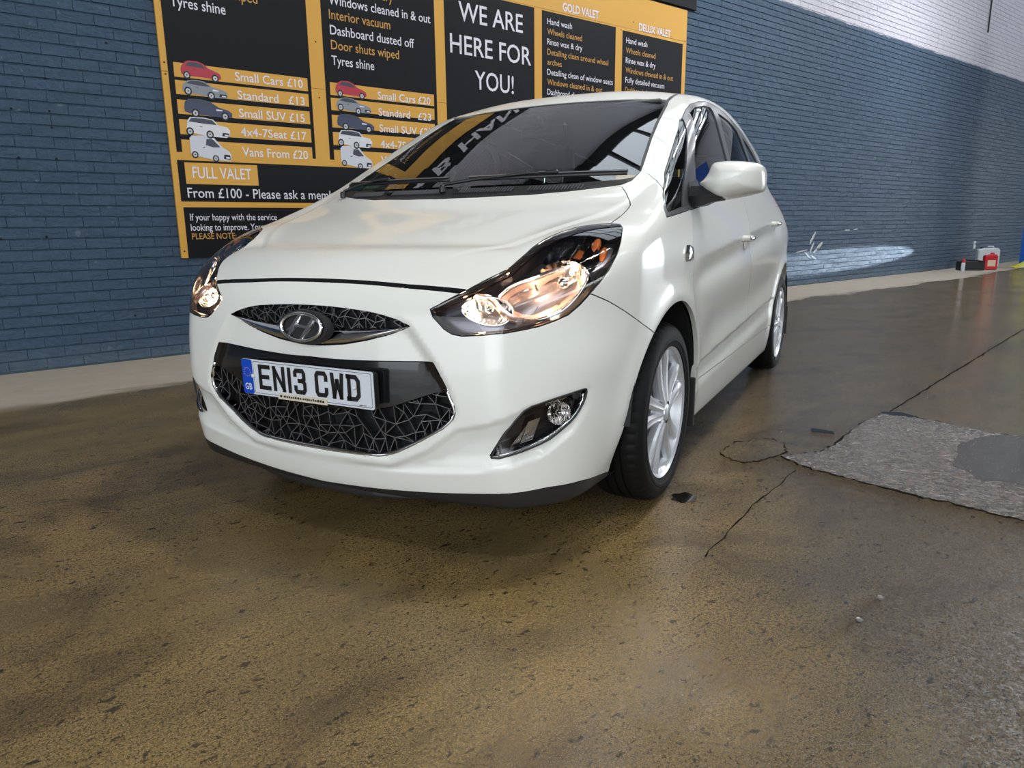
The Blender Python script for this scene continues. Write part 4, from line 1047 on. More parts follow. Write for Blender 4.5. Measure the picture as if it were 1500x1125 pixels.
for y0 in (0,2.615):
    for sx in (1,-1):
        mb=MB(); rows=[]; n=36
        for k in range(n+1):
            a=math.radians(-16+(190 if y0<1 else 212)*k/n); rows.append([(sx*xx,y0+rr*math.cos(a),.322+rr*math.sin(a)) for xx,rr in ((.855,.392),(.80,.398),(.60,.398),(.58,.39),(.58,0.02))])
        mb.grid(rows); mb.build('arch_liner',DARK,car)
for sx in (1,-1):      # mud flap edge behind the front wheels
    mb=MB(); mb.box((sx*.80,.372,.27),(.13,.018,.20),bev=.004); cp('mud_flap',mb,PLASTIC)
    mb=MB(); mb.box((sx*.80,2.985,.29),(.13,.018,.20),bev=.004); cp('mud_flap',mb,PLASTIC)
# ---------- lower grille ----------
def interp(L,x): return float(np.interp(abs(x),[p[0] for p in L],[p[1] for p in L]))
ZT=[(0,.586),(.092,.586),(.227,.589),(.337,.594),(.425,.598),(.455,.548),(.472,.518)]
ZB=[(0,.437),(.1,.438),(.19,.443),(.29,.463),(.34,.482),(.42,.511),(.46,.5165),(.472,.5175)]
xs=np.concatenate([np.linspace(-.4715,-.425,6),np.linspace(-.41,.41,41),np.linspace(.425,.4715,6)])
mb=MB(); rows=[]
for t in np.linspace(0,1,7):
    Z=np.array([interp(ZB,x)+(interp(ZT,x)-interp(ZB,x))*t for x in xs]); Y=surf_ys(xs,Z)+.001
    rows.append([(x,y,z) for x,y,z in zip(xs,Y,Z)])
rows.insert(0,[(x,y+.03,z) for x,y,z in rows[0]])
mb.grid(rows); cp('grille_band',mb,BLACKP,smooth=True,auto=30)
def sminside(P,poly):
    x,z=P; ins=False; n=len(poly)
    for i in range(n):
        ax,az=poly[i]; bx,bz=poly[(i+1)%n]
        if (az>z)!=(bz>z) and x<(bx-ax)*(z-az)/(bz-az)+ax: ins=not ins
    return ins
GP=[(p[0],p[2]) for p in GR[1:-1]]; GPOLY=GP+[(-x,z) for x,z in GP[::-1]]
from mathutils.geometry import delaunay_2d_cdt
def net(name,poly,step,depth,w,dd,seed,keep,m,sx=1.15,backd=.06):
    r=random.Random(seed); xs_=[p[0] for p in poly]; zs_=[p[1] for p in poly]; pts=[]
    z=min(zs_)-step
    j=0
    while z<max(zs_)+step:
        x=min(xs_)-step+(j%2)*step*.6
        while x<max(xs_)+step:
            pts.append((x+r.uniform(-.42,.42)*step,z+r.uniform(-.40,.40)*step)); x+=step*sx
        z+=step*.82; j+=1
    res=delaunay_2d_cdt([Vector(p) for p in pts],[],[],0,1e-6); V=res[0]; E=res[1]
    segs=[]
    for a,b in E:
        if r.random()>keep: continue
        A,B=V[a],V[b]; S=[A.lerp(B,t/12) for t in range(13)]; I=[sminside((p.x,p.y),poly) for p in S]
        if (B-A).length>step*2.6 or not any(I): continue
        i0=I.index(True); i1=12-I[::-1].index(True)
        if i1-i0<2: continue
        segs.append((S[i0],S[i1]))
    mb=MB()
    for A,B in segs:
        ya,yb=surf_ys([A.x,B.x],[A.y,B.y]); a=Vector((A.x,ya+depth,A.y)); b=Vector((B.x,yb+depth,B.y)); d=(b-a).normalized(); q=d.cross(Vector((0,1,0))).normalized()*w/2; D=Vector((0,dd,0))
        i=len(mb.v); mb.v+=[tuple(k) for k in (a-q,a+q,b+q,b-q,a-q*1.6+D,a+q*1.6+D,b+q*1.6+D,b-q*1.6+D)]
        for q_,f in enumerate(((0,1,2,3),(0,4,5,1),(2,6,7,3),(1,5,6,2),(3,7,4,0))): mb.f.append(tuple(i+k for k in f)); mb.mi.append(0 if q_==0 else 1)
    o=cp(name,mb,[m,PLASTIC]); o['kind']='stuff'
    # dark sheet behind
    mb=MB(); x0,x1,z0,z1=min(xs_),max(xs_),min(zs_),max(zs_); mb.grid([[(x,sy(x,z)+backd,z) for x in np.linspace(x0-.01,x1+.01,18)] for z in np.linspace(z0-.01,z1+.01,6)]); mb.build('grille_backing',DARK,o,smooth=True)
    return o
LG=[(x,z) for x,z in GPOLY if z<.52]; LG=[(-.47,.518),(-.42,.509),(-.29,.462),(0,.437),(.29,.462),(.42,.509),(.47,.518)][::-1]
LGP=[p for p in GP if p[1]<.519]; LGP=LGP+[(-x,z) for x,z in LGP[::-1]]+LG[::-1]
net('lower_grille',LGP,.036,.010,.0026,.022,11,.80,NETM)
ch=[Vector((p[0],sy(p[0],p[1])+.004,p[1])) for p in GP if p[1]<.52]; ch=[Vector((.4715,sy(.4715,.520)+.004,.530))]+ch
full=dens(ch+[Vector((-p.x,p.y,p.z)) for p in ch[::-1]],3)
cen=Vector((0,0,.44)); full=[p+(Vector((cen.x-p.x,0,cen.z-p.z)).normalized()*.005) for p in full]
mb=MB(); mb.tube(full,.0062,8); cp('grille_chrome_strip',mb,CHROME,smooth=True)
# ---------- number plate ----------
PLW=mat('plate_white',srgb('#cfd4dc'),.4); PLB=mat('plate_blue',srgb('#0a45b8'),.35); PLK=mat('plate_black',(.01,.01,.011),.4); PLY=mat('plate_star',srgb('#d7b53c'),.5); CREAM=mat('dealer_strip',srgb('#cfc8b4'),.5)
PY,PZ,PT=-.862,.5130,-.016
def pf(d=0): return lambda u,v,e=0:(u-.26, PY+(v-.0555)*math.sin(PT)-d-e, PZ+(v-.0555)*math.cos(PT))
def rr(x0,z0,x1,z1,r,n=4):
    out=[]
    for cx,cz,a0 in ((x1-r,z1-r,0),(x0+r,z1-r,90),(x0+r,z0+r,180),(x1-r,z0+r,270)):
        out+=[(cx+r*math.cos(math.radians(a0+90*k/n)),cz+r*math.sin(math.radians(a0+90*k/n))) for k in range(n+1)]
    return out
mb=MB(); mb.prism(rr(.006,.006,.514,.105,.01),pf(0),-.030,-.0018); cp('plate_plinth',mb,PLASTIC)
mb=MB(); mb.prism(rr(0,0,.52,.111,.008),pf(0),-.0018,.0012); plate=cp('number_plate',mb,PLW,label='white front number plate reading EN13 CWD')
mb=MB(); mb.prism(rr(.0005,.0005,.046,.1105,.007),pf(0),.0011,.0017); mb.build('country_band',PLB,plate)
mb=MB()
for k in range(12):
    a=math.radians(30*k); mb.poly([pf(.0019)(.023+.0135*math.cos(a)+.0016*math.cos(t),.070+.0135*math.sin(a)+.0016*math.sin(t)) for t in [math.pi*2*j/5 for j in range(5)]])
mb.build('star_ring',PLY,plate,kind='stuff')
mb=MB(); put_text(mb,'GB',.0085,.038,.014,.020,lambda u,v,e=0:pf(.0020)(u,v),bold=True); mb.build('lettering',PLW,plate)
mb=MB()
o_=rr(.050,.005,.514,.106,.006); i_=rr(.0515,.0065,.5125,.1045,.005)
for a in range(len(o_)):
    b=(a+1)%len(o_); mb.poly([pf(.0016)(*o_[a]),pf(.0016)(*o_[b]),pf(.0016)(*i_[b]),pf(.0016)(*i_[a])])
mb.build('border_line',PLK,plate)
CW,CH,ST=.050,.079,.0135
G_={'E':[[(1,1),(0,1),(0,0),(1,0)],[(0,.52),(.86,.52)]],'N':[[(0,0),(0,1)],[(1,0),(1,1)],[(0,1),(1,0)]],'1':[[(.5,0),(.5,1)]],
'3':[[(0,.80),(0,.90),(.14,1),(.82,1),(.96,.88),(.96,.62),(.78,.53),(.45,.53)],[(.78,.53),(1,.42),(1,.12),(.85,0),(.14,0),(0,.10),(0,.20)]],
'C':[[(1,.74),(1,.88),(.85,1),(.15,1),(0,.88),(0,.12),(.15,0),(.85,0),(1,.12),(1,.26)]],
'W':[[(0,1),(.14,0)],[(.14,0),(.5,.72)],[(.5,.72),(.86,0)],[(.86,0),(1,1)]],'D':[[(.06,0),(.06,1)],[(-.04,1),(.72,1),(1,.82),(1,.18),(.72,0),(-.04,0)]]}
def glyph(mb,ch,x0,z0,w=CW,h=CH,s=ST):
    for L in G_[ch]:
        P=[Vector((x0+s/2+u*(w-s),z0+s/2+v*(h-s))) for u,v in L]; n=len(P); Lf=[];Rt=[]
        for i,p in enumerate(P):
            d0=(P[i]-P[i-1]).normalized() if i>0 else None; d1=(P[i+1]-P[i]).normalized() if i<n-1 else None
            if d0 is None: d=d1; p=p-d1*s/2; k=1
            elif d1 is None: d=d0; p=p+d0*s/2; k=1
            else: d=(d0+d1).normalized(); k=1/max(.5,d.dot(d0))
            q=Vector((-d.y,d.x))*s/2*k; Lf.append(p+q); Rt.append(p-q)
        mb.grid([[pf(.0024)(p.x,min(max(p.y,z0),z0+h)) for p in Lf],[pf(.0024)(p.x,min(max(p.y,z0),z0+h)) for p in Rt]])
x=.072
for ch_ in 'EN13 CWD':
    if ch_==' ': x+=.024; continue
    w_=.0145 if ch_=='1' else CW
    mb=MB(); glyph(mb,ch_,x,.019,w_); mb.build('character',PLK,plate); x+=w_+.0105
for x,m in ((.049,PLW),(.452,PLW)):
    mb=MB(); mb.lathe([(0,-.007),(.004,-.0065),(.0065,-.004),(.0065,0)],12,'y'); mb.build('screw_cap',m,plate,smooth=True,M=Matrix.Translation(pf(.002)(x,.060)))
mb=MB(); mb.prism(rr(.148,-.004,.345,.0145,.001,1),pf(0),.0013,.0030); mb.build('dealer_strip',CREAM,plate)
mb=MB(); r_=random.Random(2)
u=.156
while u<.335:
    w_=r_.uniform(.003,.009); 
    mb.poly([pf(.0033)(u,.0022),pf(.0033)(u+w_,.0022),pf(.0033)(u+w_,.0022+r_.uniform(.005,.0085)),pf(.0033)(u,.008)]); u+=w_+.0022
mb.build('strip_print',PLK,plate,kind='stuff')
mb=MB(); mb.poly([pf(.0016)(*q) for q in ((.466,.0085),(.478,.0085),(.478,.0115),(.466,.0115))]); mb.poly([pf(.0016)(*q) for q in ((.480,.0088),(.492,.0088),(.492,.0108),(.480,.0108))]); mb.build('maker_mark',PLK,plate,kind='stuff')
# ---------- upper grille with chrome crescent and emblem ----------
ET=[(0,.741),(.072,.740),(.147,.736),(.219,.730),(.265,.722),(.311,.711),(.352,.6965)]
EM=[(0,.668),(.09,.674),(.178,.679),(.247,.685),(.312,.692),(.352,.6962)]
EB=[(0,.622),(.057,.626),(.132,.634),(.203,.648),(.270,.665),(.313,.680),(.352,.696)]
epoly=[(x,z-.004) for x,z in ET]+[(x,z) for x,z in EM[::-1]]; epoly=epoly+[(-x,z) for x,z in epoly[::-1]]
EP=[(x,z) for x,z in ET[::-1]]+[(-x,z) for x,z in ET[1:]]+[(-x,z) for x,z in EM[::-1][1:]]+EM[1:]
net('upper_grille',EP,.027,.006,.0020,.012,5,.72,mat('bright_net',(.30,.30,.31),.3,.8),backd=.035)
mb=MB(); xs=np.linspace(-.35,.35,57); rows=[]
for t,o_ in ((0,.014),(.12,.004),(.35,-.003),(.6,-.005),(.85,-.003),(1,.001),(1.02,.012)):
    Z=np.array([interp(EM,x)+(interp(EB,x)-interp(EM,x))*min(t,1) for x in xs]); Y=surf_ys(xs,np.array([interp(EB,x)*.5+interp(EM,x)*.5 for x in xs]))*.5+surf_ys(xs,Z)*.5+o_
    rows.append([(x,y,z) for x,y,z in zip(xs,Y,Z)])
mb.grid(rows); cp('grille_crescent',mb,CHROME,smooth=True)
ex,ez,ey=0,.681,-.858; ea,eb=.082,.0430
ER=Matrix.Translation((ex,ey,ez))@Matrix.Rotation(math.radians(-8),4,'X')
mb=MB(); mb.lathe([(0,.004),(1.16,.004),(1.20,.012),(1.20,.03)],48,'y'); emb=mb.build('emblem_base',DARK,car,smooth=True,auto=40,M=ER@Matrix.Diagonal((ea,1,eb,1)))
mb=MB(); rows=[]
for k in range(64):
    a=2*math.pi*k/64; cx,cz=math.cos(a),math.sin(a); q=1-.12*max(0,0); tw=.0085
    row=[]
    for j in range(8):
        b=2*math.pi*j/8; row.append(((ea-tw*.5+tw*.75*math.cos(b))*cx,-.004-.005*math.sin(b),(eb-tw*.35+tw*.55*math.cos(b))*cz))
    rows.append(row)
mb.grid(rows,close_u=True,close_v=True)
def ribbon(L,hw,lift=.006):
    P=dens([Vector((x*ea,0,z*eb)) for x,z in L],6); rows=[]
    for i,p in enumerate(P):
        d=(P[min(i+1,len(P)-1)]-P[max(i-1,0)]).normalized(); q=Vector((-d.z,0,d.x)); t=i/(len(P)-1); w=hw[0]+(hw[1]-hw[0])*t if len(hw)==2 else float(np.interp(t,np.linspace(0,1,len(hw)),hw))
        rows.append([p+q*w+Vector((0,.002,0)),p+q*w*.6+Vector((0,-lift,0)),p-q*w*.6+Vector((0,-lift,0)),p-q*w+Vector((0,.002,0))])
    mb.grid(rows)
ribbon([(-.62,-.72),(-.48,-.35),(-.38,0.05),(-.22,.45),(.02,.92)],(.006,.0075,.0085,.008,.006))
ribbon([(-.02,-.92),(.18,-.45),(.34,-.02),(.46,.35),(.62,.72)],(.006,.008,.0085,.0075,.006))
ribbon([(-.66,-.30),(-.38,.0),(0,.06),(.36,-.0),(.66,.30)],(.003,.006,.0065,.006,.003),.0055)
mb.build('emblem_letter',mat('bright_chrome',(.9,.9,.92),.2,1),emb,smooth=True,auto=50,M=ER)
# ---------- headlamps ----------
RING=[(.579,-.725,.783),(.608,-.739,.753),(.638,-.73,.729),(.672,-.704,.715),(.705,-.669,.718),(.737,-.627,.732),(.766,-.578,.767),(.781,-.541,.816),(.769,-.527,.852),(.731,-.522,.874),(.688,-.565,.862),(.63,-.641,.837),(.598,-.682,.817)]
lens=part('headlamp',[1],LENS,'LR',gap=.0012,depth=.003,off=.001)
hous=part('lamp_housing',[1],LAMPBODY,'LR',gap=.0015,depth=-.062,off=-.064)
WARMG=mat('lamp_trim_bright',(.90,.70,.62),.22,.9)
def facing(n,c,roll=0):
    n=Vector(n).normalized(); u=Vector((0,0,1)); a=u.cross(n).normalized(); b=n.cross(a)
    return Matrix.Translation(c)@Matrix(((a.x,n.x,b.x,0),(a.y,n.y,b.y,0),(a.z,n.z,b.z,0),(0,0,0,1)))@Matrix.Rotation(roll,4,'Y')
def bowl(c,n,ra,rb,dep,nm,par,sx,flute=18,roll=0,dcut=None):
    mb=MB(); rows=[]
    for i in range(21):
        t=i/20; row=[]
        for k in range(112):
            a=2*math.pi*k/112; q=1.0
            if dcut and math.sin(a-dcut)>.0: q=1-.28*math.sin(a-dcut)**2
            X=ra*t*math.cos(a)*q; Z=rb*t*math.sin(a)*q
            fl=.0030*math.cos(X/ra*flute*math.pi)*(t>.22)*(t<.98)
            row.append((X,-dep*(1-t*t)+fl,Z))
        rows.append(row)
    mb.grid(rows,close_v=True)
    M=facing(n,c,roll); S=Matrix.Diagonal((sx,1,1,1))
    o=mb.build(nm,REFL,par,smooth=True,M=S@M); return M,S
for sx,ln,hs in ((1,lens[0],hous[0]),(-1,lens[1],hous[1])):
    hs.parent=ln
    S=Matrix.Diagonal((sx,1,1,1)); m_=lambda p:(p[0]*sx,p[1],p[2])
    # black border under the clear cover
    A=np.array(HEAD); G=grad(A); n_=len(A); C_in=A.mean(0)
    def edge(d_in,off):
        out=[]
        for i in range(n_):
            t=A[(i+1)%n_]-A[i-1]; t/=np.linalg.norm(t); q=np.cross(G[i],t); 
            if np.dot(q,C_in-A[i])<0: q=-q
            out.append(Vector(A[i]+q*d_in+G[i]*off))
        return dens(out,2,True)
    mb=MB(); mb.grid([[m_(p) for p in edge(.001,-.0015)],[m_(p) for p in edge(.0085,-.004)],[m_(p) for p in edge(.010,-.022)]],close_v=True); mb.build('lamp_bezel',BLACKP,ln,smooth=True)
    nf=(.42,-.88,.22)
    M,_=bowl((.703,-.560,.802),nf,.083,.066,.062,'main_reflector',ln,sx,9,math.radians(-12),2.2)
    mb=MB(); mb.lathe([(0,.004),(.012,.002),(.017,-.006),(.016,-.03),(.008,-.05)],20,'y'); mb.build('bulb_shield',REFL,ln,smooth=True,M=S@M@Matrix.Translation((.004,0,.004)))
    mb=MB(); mb.lathe([(0,.012),(.006,.010),(.0095,.0),(.0095,-.02),(.006,-.03),(0,-.032)],14,'y'); mb.build('bulb',BULB,ln,smooth=True,M=S@M@Matrix.Translation((.004,-.022,.004)))
    mb=MB(); mb.lathe([(0,.009),(.005,.007),(.007,.0),(.007,-.012),(0,-.018)],12,'y'); mb.build('bulb',BULB,ln,smooth=True,M=S@M@Matrix.Translation((.036,-.016,.030)))
    rg=dens(sag([Vector(p) for p in RING],-.020),3,True)
    mb=MB(); rows=[]; cn=sum(rg,Vector())/len(rg)
    for p in rg+[rg[0]]:
        q=(cn-p).normalized(); dn=Vector(nf).normalized(); rows.append([m_(p-q*.004),m_(p-q*.001+dn*.005),m_(p+q*.005+dn*.004),m_(p+q*.011-dn*.018)])
    mb.grid(rows); mb.build('reflector_ring',CHROME,ln,smooth=True)
    # warm inner wall between ring and bowl
    mb=MB(); rows=[]
    for p in rg+[rg[0]]:
        q=(cn-p).normalized(); dn=Vector(nf).normalized(); rows.append([m_(p+q*.011-dn*.018),m_(p+q*.022-dn*.034),m_(p+q*.030-dn*.044)])
    mb.grid(rows); mb.build('reflector_wall',WARMG,ln,smooth=True)
    M2,_=bowl((.553,-.722,.738),(.22,-.95,.16),.070,.036,.045,'beam_reflector',ln,sx,10,math.radians(4))
    mb=MB(); mb.lathe([(0,.006),(.006,.005),(.008,0),(.008,-.02),(0,-.03)],12,'y'); mb.build('bulb',BULB,ln,smooth=True,M=S@M2@Matrix.Translation((-.044,-.006,-.004)))
    mb=MB(); mb.lathe([(0,.004),(.010,.002),(.013,-.006),(.012,-.03)],16,'y'); mb.build('bulb_shield',REFL,ln,smooth=True,M=S@M2@Matrix.Translation((.0,-.012,.006)))
    mb=MB(); mb.lathe([(0,.005),(.005,.004),(.0065,0),(.0065,-.01),(0,-.02)],12,'y'); mb.build('bulb',BULB,ln,smooth=True,M=S@M2@Matrix.Translation((.040,-.018,-.004)))
    rim=[]
    for k in range(40):
        a=2*math.pi*k/40; rim.append(M2@Vector((.073*math.cos(a),.002,.038*math.sin(a)*(1+.15*math.cos(a)))))
    mb=MB(); mb.tube([m_(p) for p in rim+[rim[0]]],.0028,6,cap=False); mb.build('reflector_ring',CHROME,ln,smooth=True)
    # swooping bright strip between the two reflectors
    SW=sag([Vector(p) for p in [(.52,-.745,.787),(.556,-.728,.782),(.590,-.738,.757),(.618,-.738,.733),(.650,-.723,.716),(.690,-.69,.708)]],-.018)
    mb=MB(); L=dens(SW,4); mb.grid([[m_(p+Vector((-.004,0,-.006))) for p in L],[m_(p+Vector((0,-.004,0))) for p in L],[m_(p+Vector((.008,.0,.010))) for p in L]]); mb.build('lamp_strip',WARMG,ln,smooth=True)
    # stepped indicator reflector
    st=[(.645,-.560,.868),(.640,-.478,.912),(.668,-.545,.873),(.664,-.445,.927),(.692,-.530,.880),(.690,-.413,.938),(.716,-.512,.884),(.716,-.385,.945),(.740,-.492,.888),(.742,-.362,.948),(.764,-.470,.888),(.764,-.350,.946)]
    for k in range(0,len(st)-3,2):
        a,b,c,d=[Vector(p) for p in sag([Vector(q) for q in st[k:k+4]],-.022)]
        up=Vector((-.1,-.35,.6)).normalized()*.012
        mb=MB(); rows=[]
        for t in np.linspace(0,1,6):
            p=a.lerp(b,t); q=c.lerp(d,t); rows.append([m_(p+up),m_(p.lerp(q,.35)+up*.3),m_(p.lerp(q,.8)-up*.2),m_(q-up*.3),m_(q+up)])
        mb.grid(rows); mb.build('indicator_step',CHROME,ln,smooth=True)
    for c,s in (((.752,-.418,.918),(.013,.011,.026)),((.783,-.440,.893),(.011,.010,.026))):
        mb=MB(); mb.lathe([(0,-1),(.5,-.86),(.86,-.5),(1,0),(.86,.5),(.5,.86),(0,1)],16,'z'); p=sag([Vector(c)],-.016)[0]
        mb.build('indicator_bulb',AMBER,ln,smooth=True,M=S@Matrix.Translation(p)@Matrix.Rotation(math.radians(-38),4,'X')@Matrix.Diagonal((s[0],s[1],s[2],1)))
    for c,e in (((.722,-.635,.815),12.0),((.55,-.790,.742),1.0)):
        l=bpy.data.lights.new('headlamp_glow','POINT'); l.energy=e*.22; l.color=(1,.62,.36); l.shadow_soft_size=.012
        o=bpy.data.objects.new('headlamp_glow',l); link(o,car); o.location=m_(sag([Vector(c)],-.03)[0] if c[2]>.78 else sag([Vector(c)],-.028)[0])
# ---------- fog lamps ----------
fl=part('fog_lamp',[2],LENS,'LR',gap=.001,depth=.003,off=-.004); fh=part('lamp_housing',[2],BLACKP,'LR',gap=.001,depth=-.036,off=-.040)
for sx,ln,hs in ((1,fl[0],fh[0]),(-1,fl[1],fh[1])):
    hs.parent=ln; S=Matrix.Diagonal((sx,1,1,1)); m_=lambda p:(p[0]*sx,p[1],p[2])
    bowl((.722,-.618,.445),(.55,-.82,.05),.034,.034,.028,'fog_reflector',ln,sx,6)
    mb=MB(); mb.lathe([(0,0),(.008,-.002),(.010,-.01),(.009,-.03)],14,'y'); mb.build('bulb_shield',REFL,ln,smooth=True,M=S@facing((.55,-.82,.05),(.722,-.618,.445)))
    for (a,b,c,d) in (([.690,-.665,.435],[.672,-.682,.375],[.665,-.690,.425],[.645,-.705,.365]),([.660,-.69,.415],[.642,-.705,.368],[.640,-.712,.395],[.622,-.722,.360]),([.705,-.650,.475],[.745,-.600,.485],[.690,-.66,.462],[.735,-.61,.474])):
        mb=MB(); P=[m_(sag([Vector(q)],-.012)[0]) for q in (a,b,d,c)]; mb.poly(P); mb.poly([(p[0],p[1]+.003,p[2]) for p in P]); mb.build('reflector_facet',REFL,ln)
    L=dens([Vector(p) for p in [(.785,-.577,.503),(.781,-.579,.473),(.766,-.603,.437),(.747,-.633,.412),(.717,-.673,.384),(.682,-.711,.366),(.638,-.748,.350),(.600,-.770,.341)]],3)
    Ls=sag(L,-.004); mb=MB(); mb.tube([m_(p+(Vector((.70,-.66,.43))-p).normalized()*.006) for p in Ls],.0035,6); mb.build('lamp_bezel',CHROME,ln,smooth=True)
    L=dens([Vector(p) for p in FOG],2,True); Ls=sag(L,-.003); mb=MB(); mb.tube([m_(p) for p in Ls+[Ls[0]]],.0030,6,cap=False); mb.build('lamp_gasket',PLASTIC,ln,smooth=True)
# ---------- black lip under the bumper ----------
lipz=.181; A=[]
for k in range(30):
    a=math.radians(-90+ (k/29)*46); d=(math.cos(a),math.sin(a),0)
    try: A.append(on_surf((.0+.25*math.cos(a),-.35+.25*math.sin(a),lipz),d,.8)[0])
    except Exception: pass
A[0].x=0; A=[Vector((-p.x,p.y,p.z)) for p in A[:0:-1]]+A
XM=max(abs(p.x) for p in A); tp=lambda p:1-(abs(p.x)/XM)**3
mb=MB(); mb.grid([[p+Vector((0,.012,.015)) for p in A],[p+Vector((0,.006+.02*(1-tp(p)),-.016*tp(p))) for p in A],[p+Vector((0,.010+.03*(1-tp(p)),-.026*tp(p))) for p in A],[p+Vector((-.1*p.x,.12,-.026*tp(p))) for p in A]]); cp('front_lip',mb,PLASTIC,smooth=True,auto=35)

# ---------- door mirrors ----------
MO=[(.862,1.107),(.880,1.122),(.897,1.143),(.906,1.168),(.925,1.180),(.962,1.182),(1.022,1.177),(1.067,1.166),(1.084,1.148),(1.089,1.104),(1.083,1.076),(1.03,1.058),(.985,1.051),(.949,1.047),(.905,1.068),(.880,1.088)]
def mirror(sx):
    mb=MB(); cx,cz=.985,1.116; rows=[]
    OL=[(.862,1.107),(.874,1.117),(.888,1.132),(.898,1.150),(.905,1.166),(.912,1.175),(.924,1.1795),(.962,1.181),(1.022,1.177),(1.064,1.169),(1.078,1.160),(1.086,1.146),(1.089,1.125),(1.089,1.100),(1.086,1.083),(1.078,1.073),(1.055,1.066),(1.02,1.058),(.985,1.052),(.955,1.048),(.930,1.054),(.905,1.068),(.880,1.088)]
    OL=[(p.x,p.y) for p in dens([Vector(q+(0,)) for q in OL],2,True)]
    for k in range(15):
        th=math.pi/2*k/14; s=math.sin(th)**.62; y=.212+.095*(1-math.cos(th)**.9)
        row=[]
        for x,z in OL:
            px,pz=cx+(x-cx)*s,cz+(z-cz)*s
            cr=1.086+(px-.883)*.33      # crease running up and outwards
            yy=y+.55*max(0,cr-pz)*s*.75+.25*max(0,.95-px)+.10*max(0,px-1.0)
            row.append((sx*px,min(yy,.345),pz))
        rows.append(row)
    for s,y in ((1.0,.35),(.985,.372),(.95,.382),(.90,.380),(.88,.372)): rows.append([(sx*(cx+(x-cx)*s),y,cz+(z-cz)*s) for x,z in OL])
    mb.grid(rows,close_v=True); mb.f.append(tuple(range(len(OL)))); mb.mi.append(0)
    o=cp('door_mirror',mb,PAINT,smooth=True,auto=32)
    mb=MB(); rows=[[(sx*(cx+(x-cx)*s),.378-.0*s,cz+(z-cz)*s) for x,z in MO] for s in (.02,.5,.9)]; mb.grid(rows,close_v=True); mb.build('mirror_glass',CHROME,o,smooth=True)
    # black stalk and base
    mb=MB(); rows=[]
    for x,y,w,z0,z1 in ((.835,.34,.075,1.028,1.10),(.855,.33,.07,1.026,1.098),(.885,.31,.055,1.028,1.096),(.915,.30,.045,1.040,1.090),(.955,.30,.035,1.046,1.066)):
        rows.append([(sx*x,y-w,(z0+z1)/2),(sx*x,y-w*.7,z1),(sx*x,y+w*.6,z1),(sx*x,y+w,(z0+z1)/2),(sx*x,y+w*.6,z0),(sx*x,y-w*.7,z0)])
    mb.grid(rows,close_v=True); mb.build('mirror_stalk',PLASTIC,o,smooth=True,auto=50)
    return o
mirror(1); fm=mirror(-1)      # the far mirror is folded back against its window
fm.matrix_local=Matrix.Translation((-.80,.52,0))@Matrix.Rotation(math.radians(-80),4,'Z')@Matrix.Translation((.86,-.33,0))
def side_patch(name,L,off,m,sx,nx=6):
    """flat trim following the side of the car: L = list of (y,z) corner loop (quad)"""
    a,b,c,d=[Vector((0,)+p) for p in L]; rows=[]
    for i in range(nx+1):
        row=[]
        for j in range(nx+1):
            p=a.lerp(b,i/nx).lerp(d.lerp(c,i/nx),j/nx); lo,hi=.5,1.0
            for _ in range(20):
                mm=(lo+hi)/2
                if F(np.array([[mm,p.y,p.z]]))[0]<0: lo=mm
                else: hi=mm
            row.append((sx*(lo+off),p.y,p.z))
        rows.append(row)
    mb=MB(); mb.grid(rows); return cp(name,mb,m,smooth=True)
for sx in (1,-1): side_patch('mirror_sail',[(.245,1.040),(.47,1.055),(.455,1.13),(.33,1.115)],.004,PLASTIC,sx)
# ---------- door handles, hinges of light ----------
for sx in (1,-1):
    for y,z in ((1.105,.893),(1.985,.958)):
        q,nn=on_surf((.85,y+.08,z),(1,0,0)); x0=q.x
        mb=MB(); P=dens([Vector((x0-.006,y-.01,z)),Vector((x0+.018,y+.03,z)),Vector((x0+.028,y+.09,z)),Vector((x0+.018,y+.155,z)),Vector((x0-.006,y+.19,z))],4)
        mb.tube([(sx*p.x,p.y,p.z) for p in P],.0125,8,sq=1.1); h=cp('door_handle',mb,PAINT,smooth=True)
        mb=MB(); mb.tube([(sx*(p.x+.008),p.y,p.z+.002) for p in P[4:13]],.0085,8); mb.build('chrome_grip',CHROME,h,smooth=True)
        mb=MB(); mb.lathe([(0,.001),(.022,.001),(.030,0)],20,'x'); mb.build('handle_cup',PAINT,h,smooth=True,M=Matrix.Translation((sx*(x0-.0005),y+.09,z-.02))@Matrix.Diagonal((sx,1.5,1.2,1)))
    q,nn=on_surf((.85,.13,.862),(1,0,0))
    mb=MB(); rows=[]
    for s,e in ((1,0),(.92,.008),(.7,.011),(.3,.013),(.02,.0135)): rows.append([(sx*(q.x+e+.001),.131+(y-.131)*s,.864+(z-.864)*s) for y,z in ((.095,.838),(.168,.840),(.175,.86),(.160,.886),(.112,.892),(.09,.865))])
    mb.grid(rows,close_v=True); cp('repeater_body',mb,CHROME,smooth=True,auto=30)
